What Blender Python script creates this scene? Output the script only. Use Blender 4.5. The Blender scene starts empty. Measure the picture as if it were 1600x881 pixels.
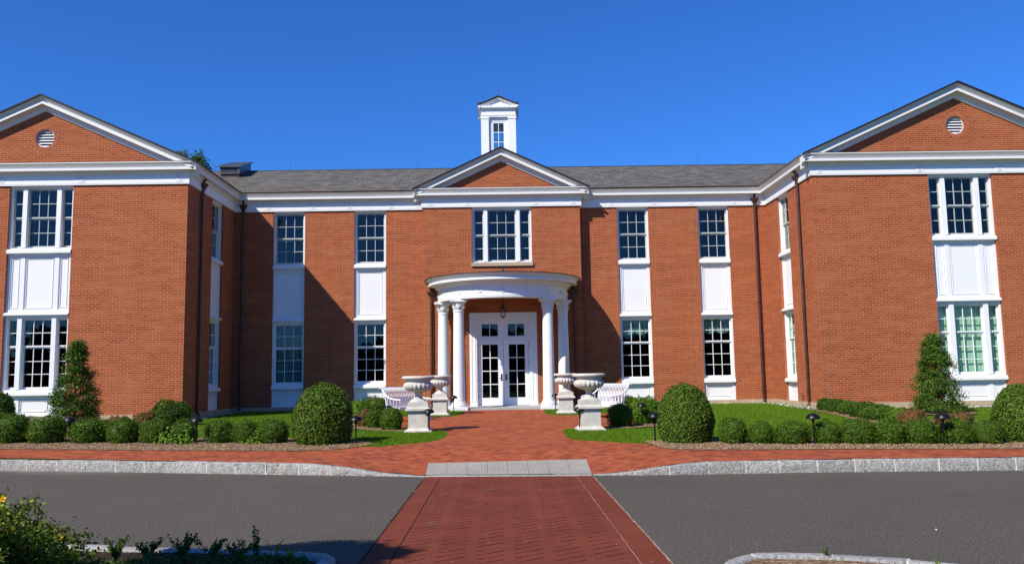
import bpy, bmesh, math, random
import numpy as np
from mathutils import Vector, Matrix, noise
from mathutils.geometry import delaunay_2d_cdt
R = math.radians
S = bpy.context.scene
C = S.collection

# ------------------------------------------------------------------ camera
cam_d = bpy.data.cameras.new('camera'); cam = bpy.data.objects.new('camera', cam_d); C.objects.link(cam)
p_, y_, r_ = R(6.355), R(.803), R(-.943)
Fw = Vector((math.sin(y_)*math.cos(p_), math.cos(y_)*math.cos(p_), math.sin(p_)))
R0 = Vector((math.cos(y_), -math.sin(y_), 0)); U0 = R0.cross(Fw)
Rt = math.cos(r_)*R0 + math.sin(r_)*U0
Up = -math.sin(r_)*R0 + math.cos(r_)*U0
m = Matrix((Rt, Up, -Fw)).transposed().to_4x4(); m.translation = Vector((-.078, 0, 1.6))
cam.matrix_world = m
cam_d.sensor_width = 36; cam_d.lens = 1307.145/1600*36; cam_d.clip_end = 2000; cam_d.clip_start = .1
S.camera = cam
# ------------------------------------------------------------------ sky, sun, exposure
LD = Vector((1.03, 1.0, -1.23)).normalized()             # way the sunlight travels
w = bpy.data.worlds.new('World'); S.world = w; w.use_nodes = True
nt = w.node_tree; bg = nt.nodes['Background']
sky = nt.nodes.new('ShaderNodeTexSky'); sky.sky_type = 'NISHITA'; sky.sun_disc = False
sky.sun_elevation = math.asin(-LD.z); sky.sun_rotation = math.atan2(-LD.x, -LD.y)
sky.air_density = 1.0; sky.dust_density = .0; sky.ozone_density = 2.5; sky.altitude = 200
hs = nt.nodes.new('ShaderNodeHueSaturation'); hs.inputs['Saturation'].default_value = 1.0
tn = nt.nodes.new('ShaderNodeMix'); tn.data_type = 'RGBA'; tn.blend_type = 'MULTIPLY'; tn.inputs[0].default_value = 1; tn.inputs[7].default_value = (.25, .68, 1.40, 1)   # deep, polarised blue of the photograph
nt.links.new(sky.outputs[0], hs.inputs['Color']); nt.links.new(hs.outputs[0], tn.inputs[6]); nt.links.new(tn.outputs[2], bg.inputs[0])
bg.inputs[1].default_value = .098
sd = bpy.data.lights.new('sun', 'SUN'); sd.energy = 5.0; sd.angle = R(.5); sd.color = (1, .94, .83)
so = bpy.data.objects.new('sun', sd); C.objects.link(so); so.rotation_euler = LD.to_track_quat('-Z', 'Y').to_euler()
so.location = (-20, -20, 30)
S.view_settings.view_transform = 'Standard'; S.view_settings.look = 'None'
S.view_settings.exposure = .25; S.view_settings.gamma = 1; S.view_settings.use_curve_mapping = False
S.render.engine = 'CYCLES'
try:
    S.cycles.transparent_max_bounces = 24; S.cycles.max_bounces = 8
except Exception: pass

# ------------------------------------------------------------------ node helpers
class NB:
    def __init__(s, name):
        s.m = bpy.data.materials.new(name); s.m.use_nodes = True; s.t = s.m.node_tree
        s.b = s.t.nodes['Principled BSDF']; s.out = s.t.nodes['Material Output']
    def n(s, ty, **kw):
        o = s.t.nodes.new(ty)
        for k, v in kw.items():
            if k[0] == '_': o.inputs[k[1:].replace('_', ' ')].default_value = v
            else: setattr(o, k, v)
        return o
    def l(s, a, b): s.t.links.new(a, b)
    def math(s, op, a, b=None):
        o = s.t.nodes.new('ShaderNodeMath'); o.operation = op
        for i, x in enumerate((a, b)):
            if x is None: continue
            if isinstance(x, (int, float)): o.inputs[i].default_value = x
            else: s.l(x, o.inputs[i])
        return o.outputs[0]
    def mix(s, fac, a, b, blend='MIX'):
        o = s.t.nodes.new('ShaderNodeMix'); o.data_type = 'RGBA'; o.blend_type = blend
        for i, x in ((0, fac), (6, a), (7, b)):
            if isinstance(x, (int, float)): o.inputs[i].default_value = x
            elif isinstance(x, tuple): o.inputs[i].default_value = (*x, 1)
            else: s.l(x, o.inputs[i])
        return o.outputs[2]
    def ramp(s, fac, stops):
        o = s.t.nodes.new('ShaderNodeValToRGB'); e = o.color_ramp.elements
        while len(e) < len(stops): e.new(.5)
        for q, (p, c) in zip(e, stops): q.position = p; q.color = (*c, 1) if len(c) == 3 else c
        s.l(fac, o.inputs[0]); return o.outputs[0]
    def noise(s, scale, detail=3, vec=None, rough=.55, dim='3D'):
        o = s.t.nodes.new('ShaderNodeTexNoise'); o.noise_dimensions = dim
        o.inputs['Scale'].default_value = scale; o.inputs['Detail'].default_value = detail; o.inputs['Roughness'].default_value = rough
        s.l(vec if vec is not None else s.pos(), o.inputs['Vector']); return o.outputs[0]
    def pos(s):
        if not hasattr(s, 'g'): s.g = s.t.nodes.new('ShaderNodeNewGeometry')
        return s.g.outputs['Position']
    def col(s, c):
        if isinstance(c, tuple): s.b.inputs['Base Color'].default_value = (*c, 1)
        else: s.l(c, s.b.inputs['Base Color'])
    def bump(s, h, strength, dist=.01):
        o = s.t.nodes.new('ShaderNodeBump'); o.inputs['Strength'].default_value = strength; o.inputs['Distance'].default_value = dist
        s.l(h, o.inputs['Height']); s.l(o.outputs[0], s.b.inputs['Normal'])
    def rough(s, v, spec=None):
        s.b.inputs['Roughness'].default_value = v
        if spec is not None: s.b.inputs['Specular IOR Level'].default_value = spec
    def uv(s, vmul=1.0, thr=.5):
        """metres along the wall / up the wall, whichever way the face looks"""
        s.pos(); sx = s.n('ShaderNodeSeparateXYZ'); s.l(s.g.outputs['Position'], sx.inputs[0])
        sn = s.n('ShaderNodeSeparateXYZ'); s.l(s.g.outputs['True Normal'], sn.inputs[0])
        k = s.math('GREATER_THAN', s.math('ABSOLUTE', sn.outputs[0]), thr)
        u = s.math('ADD', s.math('MULTIPLY', sx.outputs[0], s.math('SUBTRACT', 1, k)), s.math('MULTIPLY', sx.outputs[1], k))
        v = s.math('MULTIPLY', sx.outputs[2], vmul)
        cv = s.n('ShaderNodeCombineXYZ'); s.l(u, cv.inputs[0]); s.l(v, cv.inputs[1]); return cv.outputs[0]

M = {}
def mat_brick(name, c1, c2, mortar):
    b = NB(name); uv = b.uv()
    t = b.n('ShaderNodeTexBrick', offset=.5); b.l(uv, t.inputs['Vector'])
    for k, v in (('Scale', 1), ('Mortar Size', .0055), ('Mortar Smooth', .15), ('Bias', 0), ('Brick Width', .2132), ('Row Height', .0677)): t.inputs[k].default_value = v
    t.inputs['Color1'].default_value = (*c1, 1); t.inputs['Color2'].default_value = (*c2, 1); t.inputs['Mortar'].default_value = (*mortar, 1)
    big = b.noise(.55, 4); mdm = b.n('ShaderNodeMapping'); mdm.inputs['Scale'].default_value = (.45, 2.4, 1); b.l(uv, mdm.inputs[0]); med = b.noise(1.6, 4, vec=mdm.outputs[0])
    fine = b.noise(60, 2)
    c = b.mix(.22, t.outputs[0], b.ramp(big, [(.3, (.27, .052, .017)), (.7, (.44, .105, .034))]))
    c = b.mix(b.math('MULTIPLY', b.ramp(med, [(.42, (0, 0, 0)), (.7, (1, 1, 1))]), .35), c, (.52, .19, .085))
    c = b.mix(.35, c, b.ramp(fine, [(.2, (.55, .55, .55)), (.8, (1, 1, 1))]), 'MULTIPLY')
    sc = b.n('ShaderNodeMapping'); sc.inputs['Scale'].default_value = (9, 9, .45); b.l(b.pos(), sc.inputs[0])
    st = b.noise(1, 3, vec=sc.outputs[0]); c = b.mix(b.math('MULTIPLY', b.ramp(st, [(.5, (0, 0, 0)), (.75, (1, 1, 1))]), .05), c, (.62, .42, .30))
    b.col(c); b.rough(.9, .25)
    b.bump(b.math('ADD', b.math('MULTIPLY', t.outputs[1], -1), b.math('MULTIPLY', fine, .5)), .6, .006)
    return b.m
M['brick'] = mat_brick('brick_red', (.39, .080, .024), (.245, .045, .015), (.59, .33, .16))
def plain(name, c, rough=.5, spec=.5, nscale=None, amp=.12, metal=0, bump=0, bscale=80):
    b = NB(name)
    if nscale:
        f = b.noise(nscale, 4); lo = tuple(x*(1-amp) for x in c); hi = tuple(min(1, x*(1+amp)) for x in c)
        b.col(b.ramp(f, [(.3, lo), (.7, hi)]))
    else: b.col(c)
    b.rough(rough, spec); b.b.inputs['Metallic'].default_value = metal
    if bump: b.bump(b.noise(bscale, 3), bump, .01)
    return b.m
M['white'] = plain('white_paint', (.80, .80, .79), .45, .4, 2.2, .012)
M['sash'] = plain('shade_greyed_white_sash', (.47, .49, .46), .4, .4, 3, .03)  # white sash paint greyed: shade of the recess put into the base colour
M['trim'] = plain('white_trim_paint', (.76, .745, .70), .45, .4, 1.3, .02)
M['copper'] = plain('weathered_copper', (.105, .058, .045), .42, .5, 5, .25, .65)
M['darkcopper'] = plain('dark_drip_edge', (.022, .018, .018), .5, .3)
M['lead'] = plain('dark_grey_metal', (.075, .08, .085), .4, .5, 4, .15, .3)
M['black'] = plain('black_paint', (.006, .006, .006), .38, .35)
M['steel'] = plain('dark_bronze_handle', (.03, .028, .025), .35, .5, metal=.6)
M['dark'] = plain('dark_interior', (.035, .03, .027), .9, .1)
M['found'] = plain('tan_foundation', (.44, .34, .23), .9, .2, 2, .14, 0, .3, 60)
M['stone'] = plain('urn_cast_stone', (.55, .52, .455), .85, .2, 7, .13, 0, .35, 70)
M['sillstone'] = plain('tan_sill_stone', (.42, .33, .22), .85, .2, 5, .1)
M['slab'] = plain('grey_bluestone_slab', (.36, .37, .36), .75, .3, 3, .12, 0, .2, 60)
M['rust'] = plain('faucet_brass', (.35, .2, .06), .4, .5, metal=.8)
M['hose'] = plain('green_hose', (.2, .26, .08), .5, .4)
M['flower'] = plain('yellow_petal', (.85, .50, .01), .5, .2)
M['bark'] = plain('bark', (.10, .075, .05), .9, .1, 12, .3, 0, .5, 40)

b = NB('white_bench_paint'); b.col(b.ramp(b.noise(9), [(.3, (.72, .72, .73)), (.7, (.84, .84, .84))])); b.rough(.5, .3); M['bench'] = b.m

b = NB('roof_slate'); uv = b.uv(vmul=2.6, thr=.3)
t = b.n('ShaderNodeTexBrick', offset=.5, squash=1); b.l(uv, t.inputs['Vector'])
for k, v in (('Scale', 1), ('Mortar Size', .022), ('Mortar Smooth', .2), ('Bias', 0), ('Brick Width', .42), ('Row Height', .27)): t.inputs[k].default_value = v
t.inputs['Color1'].default_value = (.165, .152, .125, 1); t.inputs['Color2'].default_value = (.062, .058, .050, 1); t.inputs['Mortar'].default_value = (.022, .018, .017, 1)
mp = b.n('ShaderNodeMapping'); mp.inputs['Scale'].default_value = (2.4, 3.7, 1); b.l(uv, mp.inputs[0])
wn = b.noise(1.0, 1, vec=mp.outputs[0]); wn2 = b.noise(.9, 4)
c = b.mix(.42, t.outputs[0], b.ramp(wn, [(.3, (.050, .047, .042)), (.5, (.115, .106, .088)), (.72, (.215, .20, .165))]))
c = b.mix(.12, c, b.ramp(wn2, [(.3, (.09, .08, .075)), (.7, (.19, .165, .145))]))
b.col(c); b.rough(.8, .3); b.bump(b.math('ADD', b.math('MULTIPLY', t.outputs[1], -1), wn), .8, .02); M['slate'] = b.m

b = NB('window_glass')
b.t.nodes.remove(b.b); tr = b.n('ShaderNodeBsdfTransparent'); tr.inputs[0].default_value = (.93, .96, .94, 1)
gl = b.n('ShaderNodeBsdfGlossy'); gl.inputs['Roughness'].default_value = .0
b.pos(); dt = b.n('ShaderNodeVectorMath', operation='DOT_PRODUCT'); b.l(b.g.outputs['Normal'], dt.inputs[0]); b.l(b.g.outputs['Incoming'], dt.inputs[1])
sch = b.math('ADD', .034, b.math('MULTIPLY', .955, b.math('POWER', b.math('SUBTRACT', 1, b.math('ABSOLUTE', dt.outputs['Value'])), 5)))
mx = b.n('ShaderNodeMixShader'); b.l(sch, mx.inputs[0]); b.l(tr.outputs[0], mx.inputs[1]); b.l(gl.outputs[0], mx.inputs[2]); b.l(mx.outputs[0], b.out.inputs[0])
M['glass'] = b.m

def cloth(name, c, trans=.4):
    b = NB(name); b.col(c); b.rough(.9, .1)
    tl = b.n('ShaderNodeBsdfTranslucent'); tl.inputs[0].default_value = (*c, 1)
    mx = b.n('ShaderNodeMixShader'); mx.inputs[0].default_value = trans
    b.l(b.b.outputs[0], mx.inputs[1]); b.l(tl.outputs[0], mx.inputs[2]); b.l(mx.outputs[0], b.out.inputs[0]); return b.m
M['curtain_green'] = cloth('pale_green_curtain', (.46, .72, .55), .15)
M['curtain_teal'] = cloth('sheer_teal_curtain', (.16, .30, .29), .2)

def foliage(name, cols, trans=.25, patch=None, pscale=4.0, rough=.5):
    """leaf colour varies leaf by leaf; patch = a second set of leaf colours in clumps (dead or new growth)"""
    b = NB(name); b.pos(); f = b.g.outputs['Random Per Island']
    n = len(cols); c = b.ramp(f, [(i/(n-1), x) for i, x in enumerate(cols)])
    if patch:
        tc = b.n('ShaderNodeTexCoord'); pn = b.noise(pscale, 2, vec=tc.outputs['Object'])
        c = b.mix(b.ramp(pn, [(patch[1], (0, 0, 0)), (patch[1]+.06, (1, 1, 1))]), c, b.ramp(f, [(0, patch[0][0]), (1, patch[0][1])]))
    b.col(c); b.rough(rough, .12)
    tl = b.n('ShaderNodeBsdfTranslucent'); b.l(c, tl.inputs[0])
    mx = b.n('ShaderNodeMixShader'); mx.inputs[0].default_value = trans
    b.l(b.b.outputs[0], mx.inputs[1]); b.l(tl.outputs[0], mx.inputs[2]); b.l(mx.outputs[0], b.out.inputs[0]); return b.m
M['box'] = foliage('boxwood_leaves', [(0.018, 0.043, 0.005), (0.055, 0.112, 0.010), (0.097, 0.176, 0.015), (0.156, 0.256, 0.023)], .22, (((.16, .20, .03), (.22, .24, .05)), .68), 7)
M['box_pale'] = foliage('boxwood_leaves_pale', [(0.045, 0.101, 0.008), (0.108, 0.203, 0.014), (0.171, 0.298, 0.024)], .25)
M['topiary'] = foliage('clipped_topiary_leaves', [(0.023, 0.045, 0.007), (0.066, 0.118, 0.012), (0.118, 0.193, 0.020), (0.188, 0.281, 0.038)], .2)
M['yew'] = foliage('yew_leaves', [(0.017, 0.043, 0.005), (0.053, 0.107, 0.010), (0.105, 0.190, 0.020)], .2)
M['orange'] = foliage('browned_leaves', [(.14, .05, .02), (.24, .10, .04), (.16, .13, .03), (.30, .15, .06)], .2, (((.05, .10, .015), (.09, .15, .03)), .55), 5)
M['holly'] = foliage('holly_leaves', [(0.016, 0.041, 0.006), (0.045, 0.096, 0.011), (0.086, 0.160, 0.016), (0.151, 0.254, 0.032)], .15, (((.16, .07, .04), (.24, .12, .06)), .70), 6, .35)
M['tree'] = foliage('tree_leaves', [(.03, .07, .012), (.07, .13, .02), (.12, .20, .035)], .35)
M['potent'] = foliage('shrub_leaves', [(0.026, 0.042, 0.006), (0.096, 0.144, 0.012), (0.180, 0.252, 0.019), (0.288, 0.336, 0.038)], .3, (((.12, .07, .03), (.18, .11, .05)), .66), 6)
M['weed'] = foliage('weed_leaves', [(0.024, 0.054, 0.012), (0.060, 0.120, 0.019), (0.108, 0.180, 0.029)], .3)
M['wood'] = foliage('woodland_leaves', [(.012, .024, .008), (.025, .05, .012), (.05, .08, .02)], .15)
M['grassblade'] = foliage('grass_blades', [(0.072, 0.150, 0.006), (0.124, 0.234, 0.010), (0.182, 0.312, 0.017)], .3)

b = NB('lawn_turf'); mow = b.n('ShaderNodeMapping'); mow.inputs['Rotation'].default_value = (0, 0, R(14)); b.l(b.pos(), mow.inputs[0])
wv = b.n('ShaderNodeTexWave', wave_type='BANDS', bands_direction='Y'); wv.inputs['Scale'].default_value = .22; wv.inputs['Distortion'].default_value = 1.2; wv.inputs['Detail Scale'].default_value = 1; b.l(mow.outputs[0], wv.inputs['Vector'])
c = b.ramp(b.noise(2.5, 5), [(.3, (.065, .13, .006)), (.7, (.11, .19, .010))])
c = b.mix(b.math('MULTIPLY', wv.outputs[1], .35), c, (.12, .21, .018))
c = b.mix(.4, c, b.ramp(b.noise(90, 2), [(.3, (.35, .35, .35)), (.7, (1.0, 1.0, 1.0))]), 'MULTIPLY')
b.col(c); b.rough(.9, .1); b.bump(b.noise(70, 3), 1, .03); M['lawn'] = b.m
M['ground'] = plain('far_ground', (.06, .10, .03), .95, .1, .3, .3)

b = NB('wood_mulch'); vo = b.n('ShaderNodeTexVoronoi'); vo.inputs['Scale'].default_value = 26; mp = b.n('ShaderNodeMapping'); mp.inputs['Scale'].default_value = (1, 2.2, 1); b.l(b.pos(), mp.inputs[0]); b.l(mp.outputs[0], vo.inputs['Vector'])
sp = b.n('ShaderNodeSeparateColor'); b.l(vo.outputs['Color'], sp.inputs[0])
c = b.ramp(sp.outputs[0], [(0, (.12, .065, .030)), (.45, (.28, .175, .095)), (.8, (.42, .29, .17)), (1, (.58, .43, .27))])
c = b.mix(.4, c, b.ramp(b.noise(6, 4), [(.3, (.55, .5, .45)), (.7, (1, 1, 1))]), 'MULTIPLY')
b.col(c); b.rough(.95, .1); b.bump(vo.outputs['Distance'], 1, .03); M['mulch'] = b.m
M['chip'] = foliage('mulch_chips', [(.12, .065, .03), (.30, .19, .10), (.48, .34, .20), (.62, .48, .32)], .0, None, 4, .9)
M['soil'] = plain('dark_bed_soil', (.035, .022, .015), .95, .1, 8, .4, 0, 1, 30)
M['pebble'] = foliage('white_pebbles', [(.3, .28, .25), (.6, .58, .54), (.8, .78, .74)], 0, None, 4, .8)

# asphalt
b = NB('asphalt'); sp = b.math('ADD', b.math('MULTIPLY', b.noise(42, 2, rough=.8), .55), b.math('MULTIPLY', b.noise(130, 2, rough=.8), .45)); big = b.noise(.45, 4)
mp = b.n('ShaderNodeMapping'); mp.inputs['Scale'].default_value = (.35, 3.2, 1); mp.inputs['Rotation'].default_value = (0, 0, R(-3)); b.l(b.pos(), mp.inputs[0])
stk = b.noise(1.6, 4, vec=mp.outputs[0])
c = b.ramp(sp, [(.40, (.020, .018, .015)), (.50, (.090, .079, .061)), (.57, (.135, .120, .095)), (.66, (.32, .29, .235))])
c = b.mix(b.ramp(stk, [(.35, (0, 0, 0)), (.75, (.4, .4, .4))]), c, (.115, .102, .080))
c = b.mix(b.ramp(big, [(.45, (0, 0, 0)), (.75, (.35, .35, .35))]), c, (.058, .051, .041))
vs = b.n('ShaderNodeTexVoronoi'); vs.inputs['Scale'].default_value = 5.5; b.l(b.pos(), vs.inputs['Vector'])
c = b.mix(b.ramp(vs.outputs['Distance'], [(.030, (.8, .8, .8)), (.045, (0, 0, 0))]), c, (.42, .38, .32))
sx = b.n('ShaderNodeSeparateXYZ'); b.l(b.pos(), sx.inputs[0])                     # sand washed against the left kerb
ev = b.math('SUBTRACT', b.math('ADD', sx.outputs[1], b.math('MULTIPLY', sx.outputs[0], .27)), b.math('ADD', b.math('MULTIPLY', b.noise(1.5, 4), 1.0), 12.35))
e = b.math('MULTIPLY', b.ramp(ev, [(0, (0, 0, 0)), (.6, (1, 1, 1))]), b.ramp(b.math('MULTIPLY', sx.outputs[0], -.1), [(.62, (0, 0, 0)), (.85, (1, 1, 1))]))
c = b.mix(b.math('MULTIPLY', e, .55), c, (.30, .255, .20))
b.col(c); b.rough(.9, .15); b.bump(sp, .22, .005); M['asphalt'] = b.m

# herringbone walk bricks
def herring(name, c1, c2, joint, w_=.1, rot=45, bump=.5):
    """45 degree herringbone computed with maths nodes: bricks w_ x 2*w_"""
    b = NB(name); mp = b.n('ShaderNodeMapping'); mp.inputs['Rotation'].default_value = (0, 0, R(rot)); mp.inputs['Scale'].default_value = (1/w_, 1/w_, 1/w_)
    b.l(b.pos(), mp.inputs[0]); sx = b.n('ShaderNodeSeparateXYZ'); b.l(mp.outputs[0], sx.inputs[0])
    X, Y = sx.outputs[0], sx.outputs[1]
    fx, fy = b.math('FLOOR', X), b.math('FLOOR', Y)
    k = b.math('FLOORED_MODULO', b.math('SUBTRACT', fx, fy), 4)           # 0,1: lying brick; 2,3: standing brick
    def is_(v): return b.math('COMPARE', k, v)
    k0, k1, k2, k3 = [b.math('LESS_THAN', b.math('ABSOLUTE', b.math('SUBTRACT', k, v)), .5) for v in range(4)]
    # brick anchor cell: lying uses (fx-1 if k==1), standing uses (fy-1 if k==2)  -> id
    ax = b.math('SUBTRACT', fx, k1); ay = b.math('SUBTRACT', fy, k2)
    cv = b.n('ShaderNodeCombineXYZ'); b.l(ax, cv.inputs[0]); b.l(ay, cv.inputs[1])
    wn = b.n('ShaderNodeTexWhiteNoise', noise_dimensions='2D'); b.l(cv.outputs[0], wn.inputs['Vector'])
    lx, ly = b.math('SUBTRACT', X, fx), b.math('SUBTRACT', Y, fy)
    big = 9.0
    dl = b.math('ADD', lx, b.math('MULTIPLY', k1, big)); dr = b.math('ADD', b.math('SUBTRACT', 1, lx), b.math('MULTIPLY', k0, big))
    db = b.math('ADD', ly, b.math('MULTIPLY', k2, big)); dt = b.math('ADD', b.math('SUBTRACT', 1, ly), b.math('MULTIPLY', k3, big))
    d = b.math('MINIMUM', b.math('MINIMUM', dl, dr), b.math('MINIMUM', db, dt))
    j = b.ramp(d, [(.02, (1, 1, 1)), (.05, (0, 0, 0))])
    c = b.ramp(wn.outputs[0], c1)
    c = b.mix(.35, c, b.ramp(b.noise(1.2, 4), c2))
    c = b.mix(.25, c, b.ramp(b.noise(45, 3), [(.3, (.6, .6, .6)), (.7, (1, 1, 1))]), 'MULTIPLY')
    c = b.mix(b.math('MULTIPLY', j, .8), c, joint)
    return b, c, j
b, c, j = herring('brick_paving', [(0, (.14, .030, .014)), (.25, (.29, .055, .017)), (.6, (.39, .080, .023)), (1, (.47, .13, .038))], [(.3, (.26, .052, .02)), (.7, (.43, .10, .034))], (.22, .10, .06))
b.col(c); b.rough(.85, .25); b.bump(b.math('MULTIPLY', j, -1), .5, .004); M['walk'] = b.m

# stamped crosswalk: worn red coating with impressed herringbone strokes in columns, groove shade painted in dark
b = NB('crosswalk_coating'); sx = b.n('ShaderNodeSeparateXYZ'); b.l(b.pos(), sx.inputs[0]); X, Y = sx.outputs[0], sx.outputs[1]
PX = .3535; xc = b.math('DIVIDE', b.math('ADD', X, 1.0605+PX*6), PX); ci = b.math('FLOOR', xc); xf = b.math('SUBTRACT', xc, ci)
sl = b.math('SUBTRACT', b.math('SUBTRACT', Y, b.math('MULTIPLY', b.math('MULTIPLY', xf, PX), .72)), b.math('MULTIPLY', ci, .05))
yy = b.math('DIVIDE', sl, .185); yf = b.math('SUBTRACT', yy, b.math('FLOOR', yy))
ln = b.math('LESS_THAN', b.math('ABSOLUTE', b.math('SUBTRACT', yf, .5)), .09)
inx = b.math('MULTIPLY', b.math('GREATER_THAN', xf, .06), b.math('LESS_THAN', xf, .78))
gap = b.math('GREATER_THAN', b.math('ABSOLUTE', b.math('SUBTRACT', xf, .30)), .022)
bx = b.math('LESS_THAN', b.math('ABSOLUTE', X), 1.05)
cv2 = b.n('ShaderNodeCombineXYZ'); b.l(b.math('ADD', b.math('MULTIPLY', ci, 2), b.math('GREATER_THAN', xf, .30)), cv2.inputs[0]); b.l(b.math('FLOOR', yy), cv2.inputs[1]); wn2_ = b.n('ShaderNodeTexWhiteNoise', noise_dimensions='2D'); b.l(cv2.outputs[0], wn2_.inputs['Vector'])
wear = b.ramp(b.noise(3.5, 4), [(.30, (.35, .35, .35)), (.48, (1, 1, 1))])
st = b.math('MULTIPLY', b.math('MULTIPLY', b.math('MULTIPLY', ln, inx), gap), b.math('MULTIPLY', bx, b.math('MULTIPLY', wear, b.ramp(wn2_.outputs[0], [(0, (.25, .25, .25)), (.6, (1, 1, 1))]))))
# fainter strokes running the other way
sl2 = b.math('DIVIDE', b.math('ADD', Y, b.math('MULTIPLY', b.math('MULTIPLY', xf, PX), 1.9)), .28); yf2 = b.math('SUBTRACT', sl2, b.math('FLOOR', sl2))
st2 = b.math('MULTIPLY', b.math('MULTIPLY', b.math('LESS_THAN', b.math('ABSOLUTE', b.math('SUBTRACT', yf2, .5)), .02), bx), .22)
c = b.ramp(b.noise(1.4, 5), [(.3, (.165, .040, .020)), (.7, (.225, .056, .030))])
c = b.mix(.5, c, b.ramp(b.noise(60, 3, rough=.8), [(.35, (.5, .5, .5)), (.65, (1.0, 1.0, 1.0))]), 'MULTIPLY')
scf = b.ramp(b.noise(2.6, 5, rough=.7), [(.60, (0, 0, 0)), (.70, (.55, .55, .55))]); c = b.mix(b.math('MULTIPLY', scf, bx), c, (.17, .12, .105))
ws = b.ramp(b.noise(4.5, 6, rough=.75), [(.62, (0, 0, 0)), (.74, (.4, .4, .4))]); c = b.mix(ws, c, (.33, .16, .13))
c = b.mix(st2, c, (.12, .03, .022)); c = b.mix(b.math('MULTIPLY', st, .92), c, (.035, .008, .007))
vs = b.n('ShaderNodeTexVoronoi'); vs.inputs['Scale'].default_value = 4.2; b.l(b.pos(), vs.inputs['Vector'])
c = b.mix(b.ramp(vs.outputs['Distance'], [(.028, (.9, .9, .9)), (.04, (0, 0, 0))]), c, (.50, .38, .30))
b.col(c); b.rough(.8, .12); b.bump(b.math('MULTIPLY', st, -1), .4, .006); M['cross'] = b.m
M['seam'] = plain('dusty_seam', (.30, .22, .16), .9, .1, 6, .5)
M['seamdark'] = plain('dark_seam', (.03, .02, .018), .9, .1)

# grooved grey ramp pavers
b = NB('grooved_pavers'); sx = b.n('ShaderNodeSeparateXYZ'); b.l(b.pos(), sx.inputs[0])
g = b.math('MULTIPLY', sx.outputs[0], 1/.045); gf = b.math('ABSOLUTE', b.math('SUBTRACT', b.math('SUBTRACT', g, b.math('FLOOR', g)), .5))
c = b.ramp(b.noise(2.5, 4), [(.3, (.32, .30, .25)), (.7, (.41, .385, .32))])
c = b.mix(b.ramp(gf, [(.06, (.5, .5, .5)), (.14, (0, 0, 0))]), c, (.15, .135, .11)); c = b.mix(.3, c, b.ramp(b.noise(140, 2), [(.3, (.65, .65, .65)), (.7, (1, 1, 1))]), 'MULTIPLY')
b.col(c); b.rough(.85, .2); b.bump(gf, .4, .006); M['pavers'] = b.m

# granite
b = NB('granite'); f = b.noise(30, 4, rough=.8)
oi = b.n('ShaderNodeNewGeometry')
c = b.ramp(f, [(.32, (.11, .107, .098)), (.46, (.38, .37, .335)), (.60, (.68, .66, .60))])
c = b.mix(.35, c, b.ramp(oi.outputs['Random Per Island'], [(0, (.22, .225, .235)), (.35, (.46, .43, .37)), (.7, (.30, .285, .26)), (1, (.62, .61, .58))]))
c = b.mix(b.ramp(b.noise(3.4, 4), [(.62, (0, 0, 0)), (.72, (.5, .5, .5))]), c, (.36, .26, .15))
b.col(c); b.rough(.85, .25); b.bump(b.noise(24, 5, rough=.75), 1, .05); M['granite'] = b.m
M['mortar'] = plain('pale_mortar', (.66, .64, .58), .9, .1, 12, .1)

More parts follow.
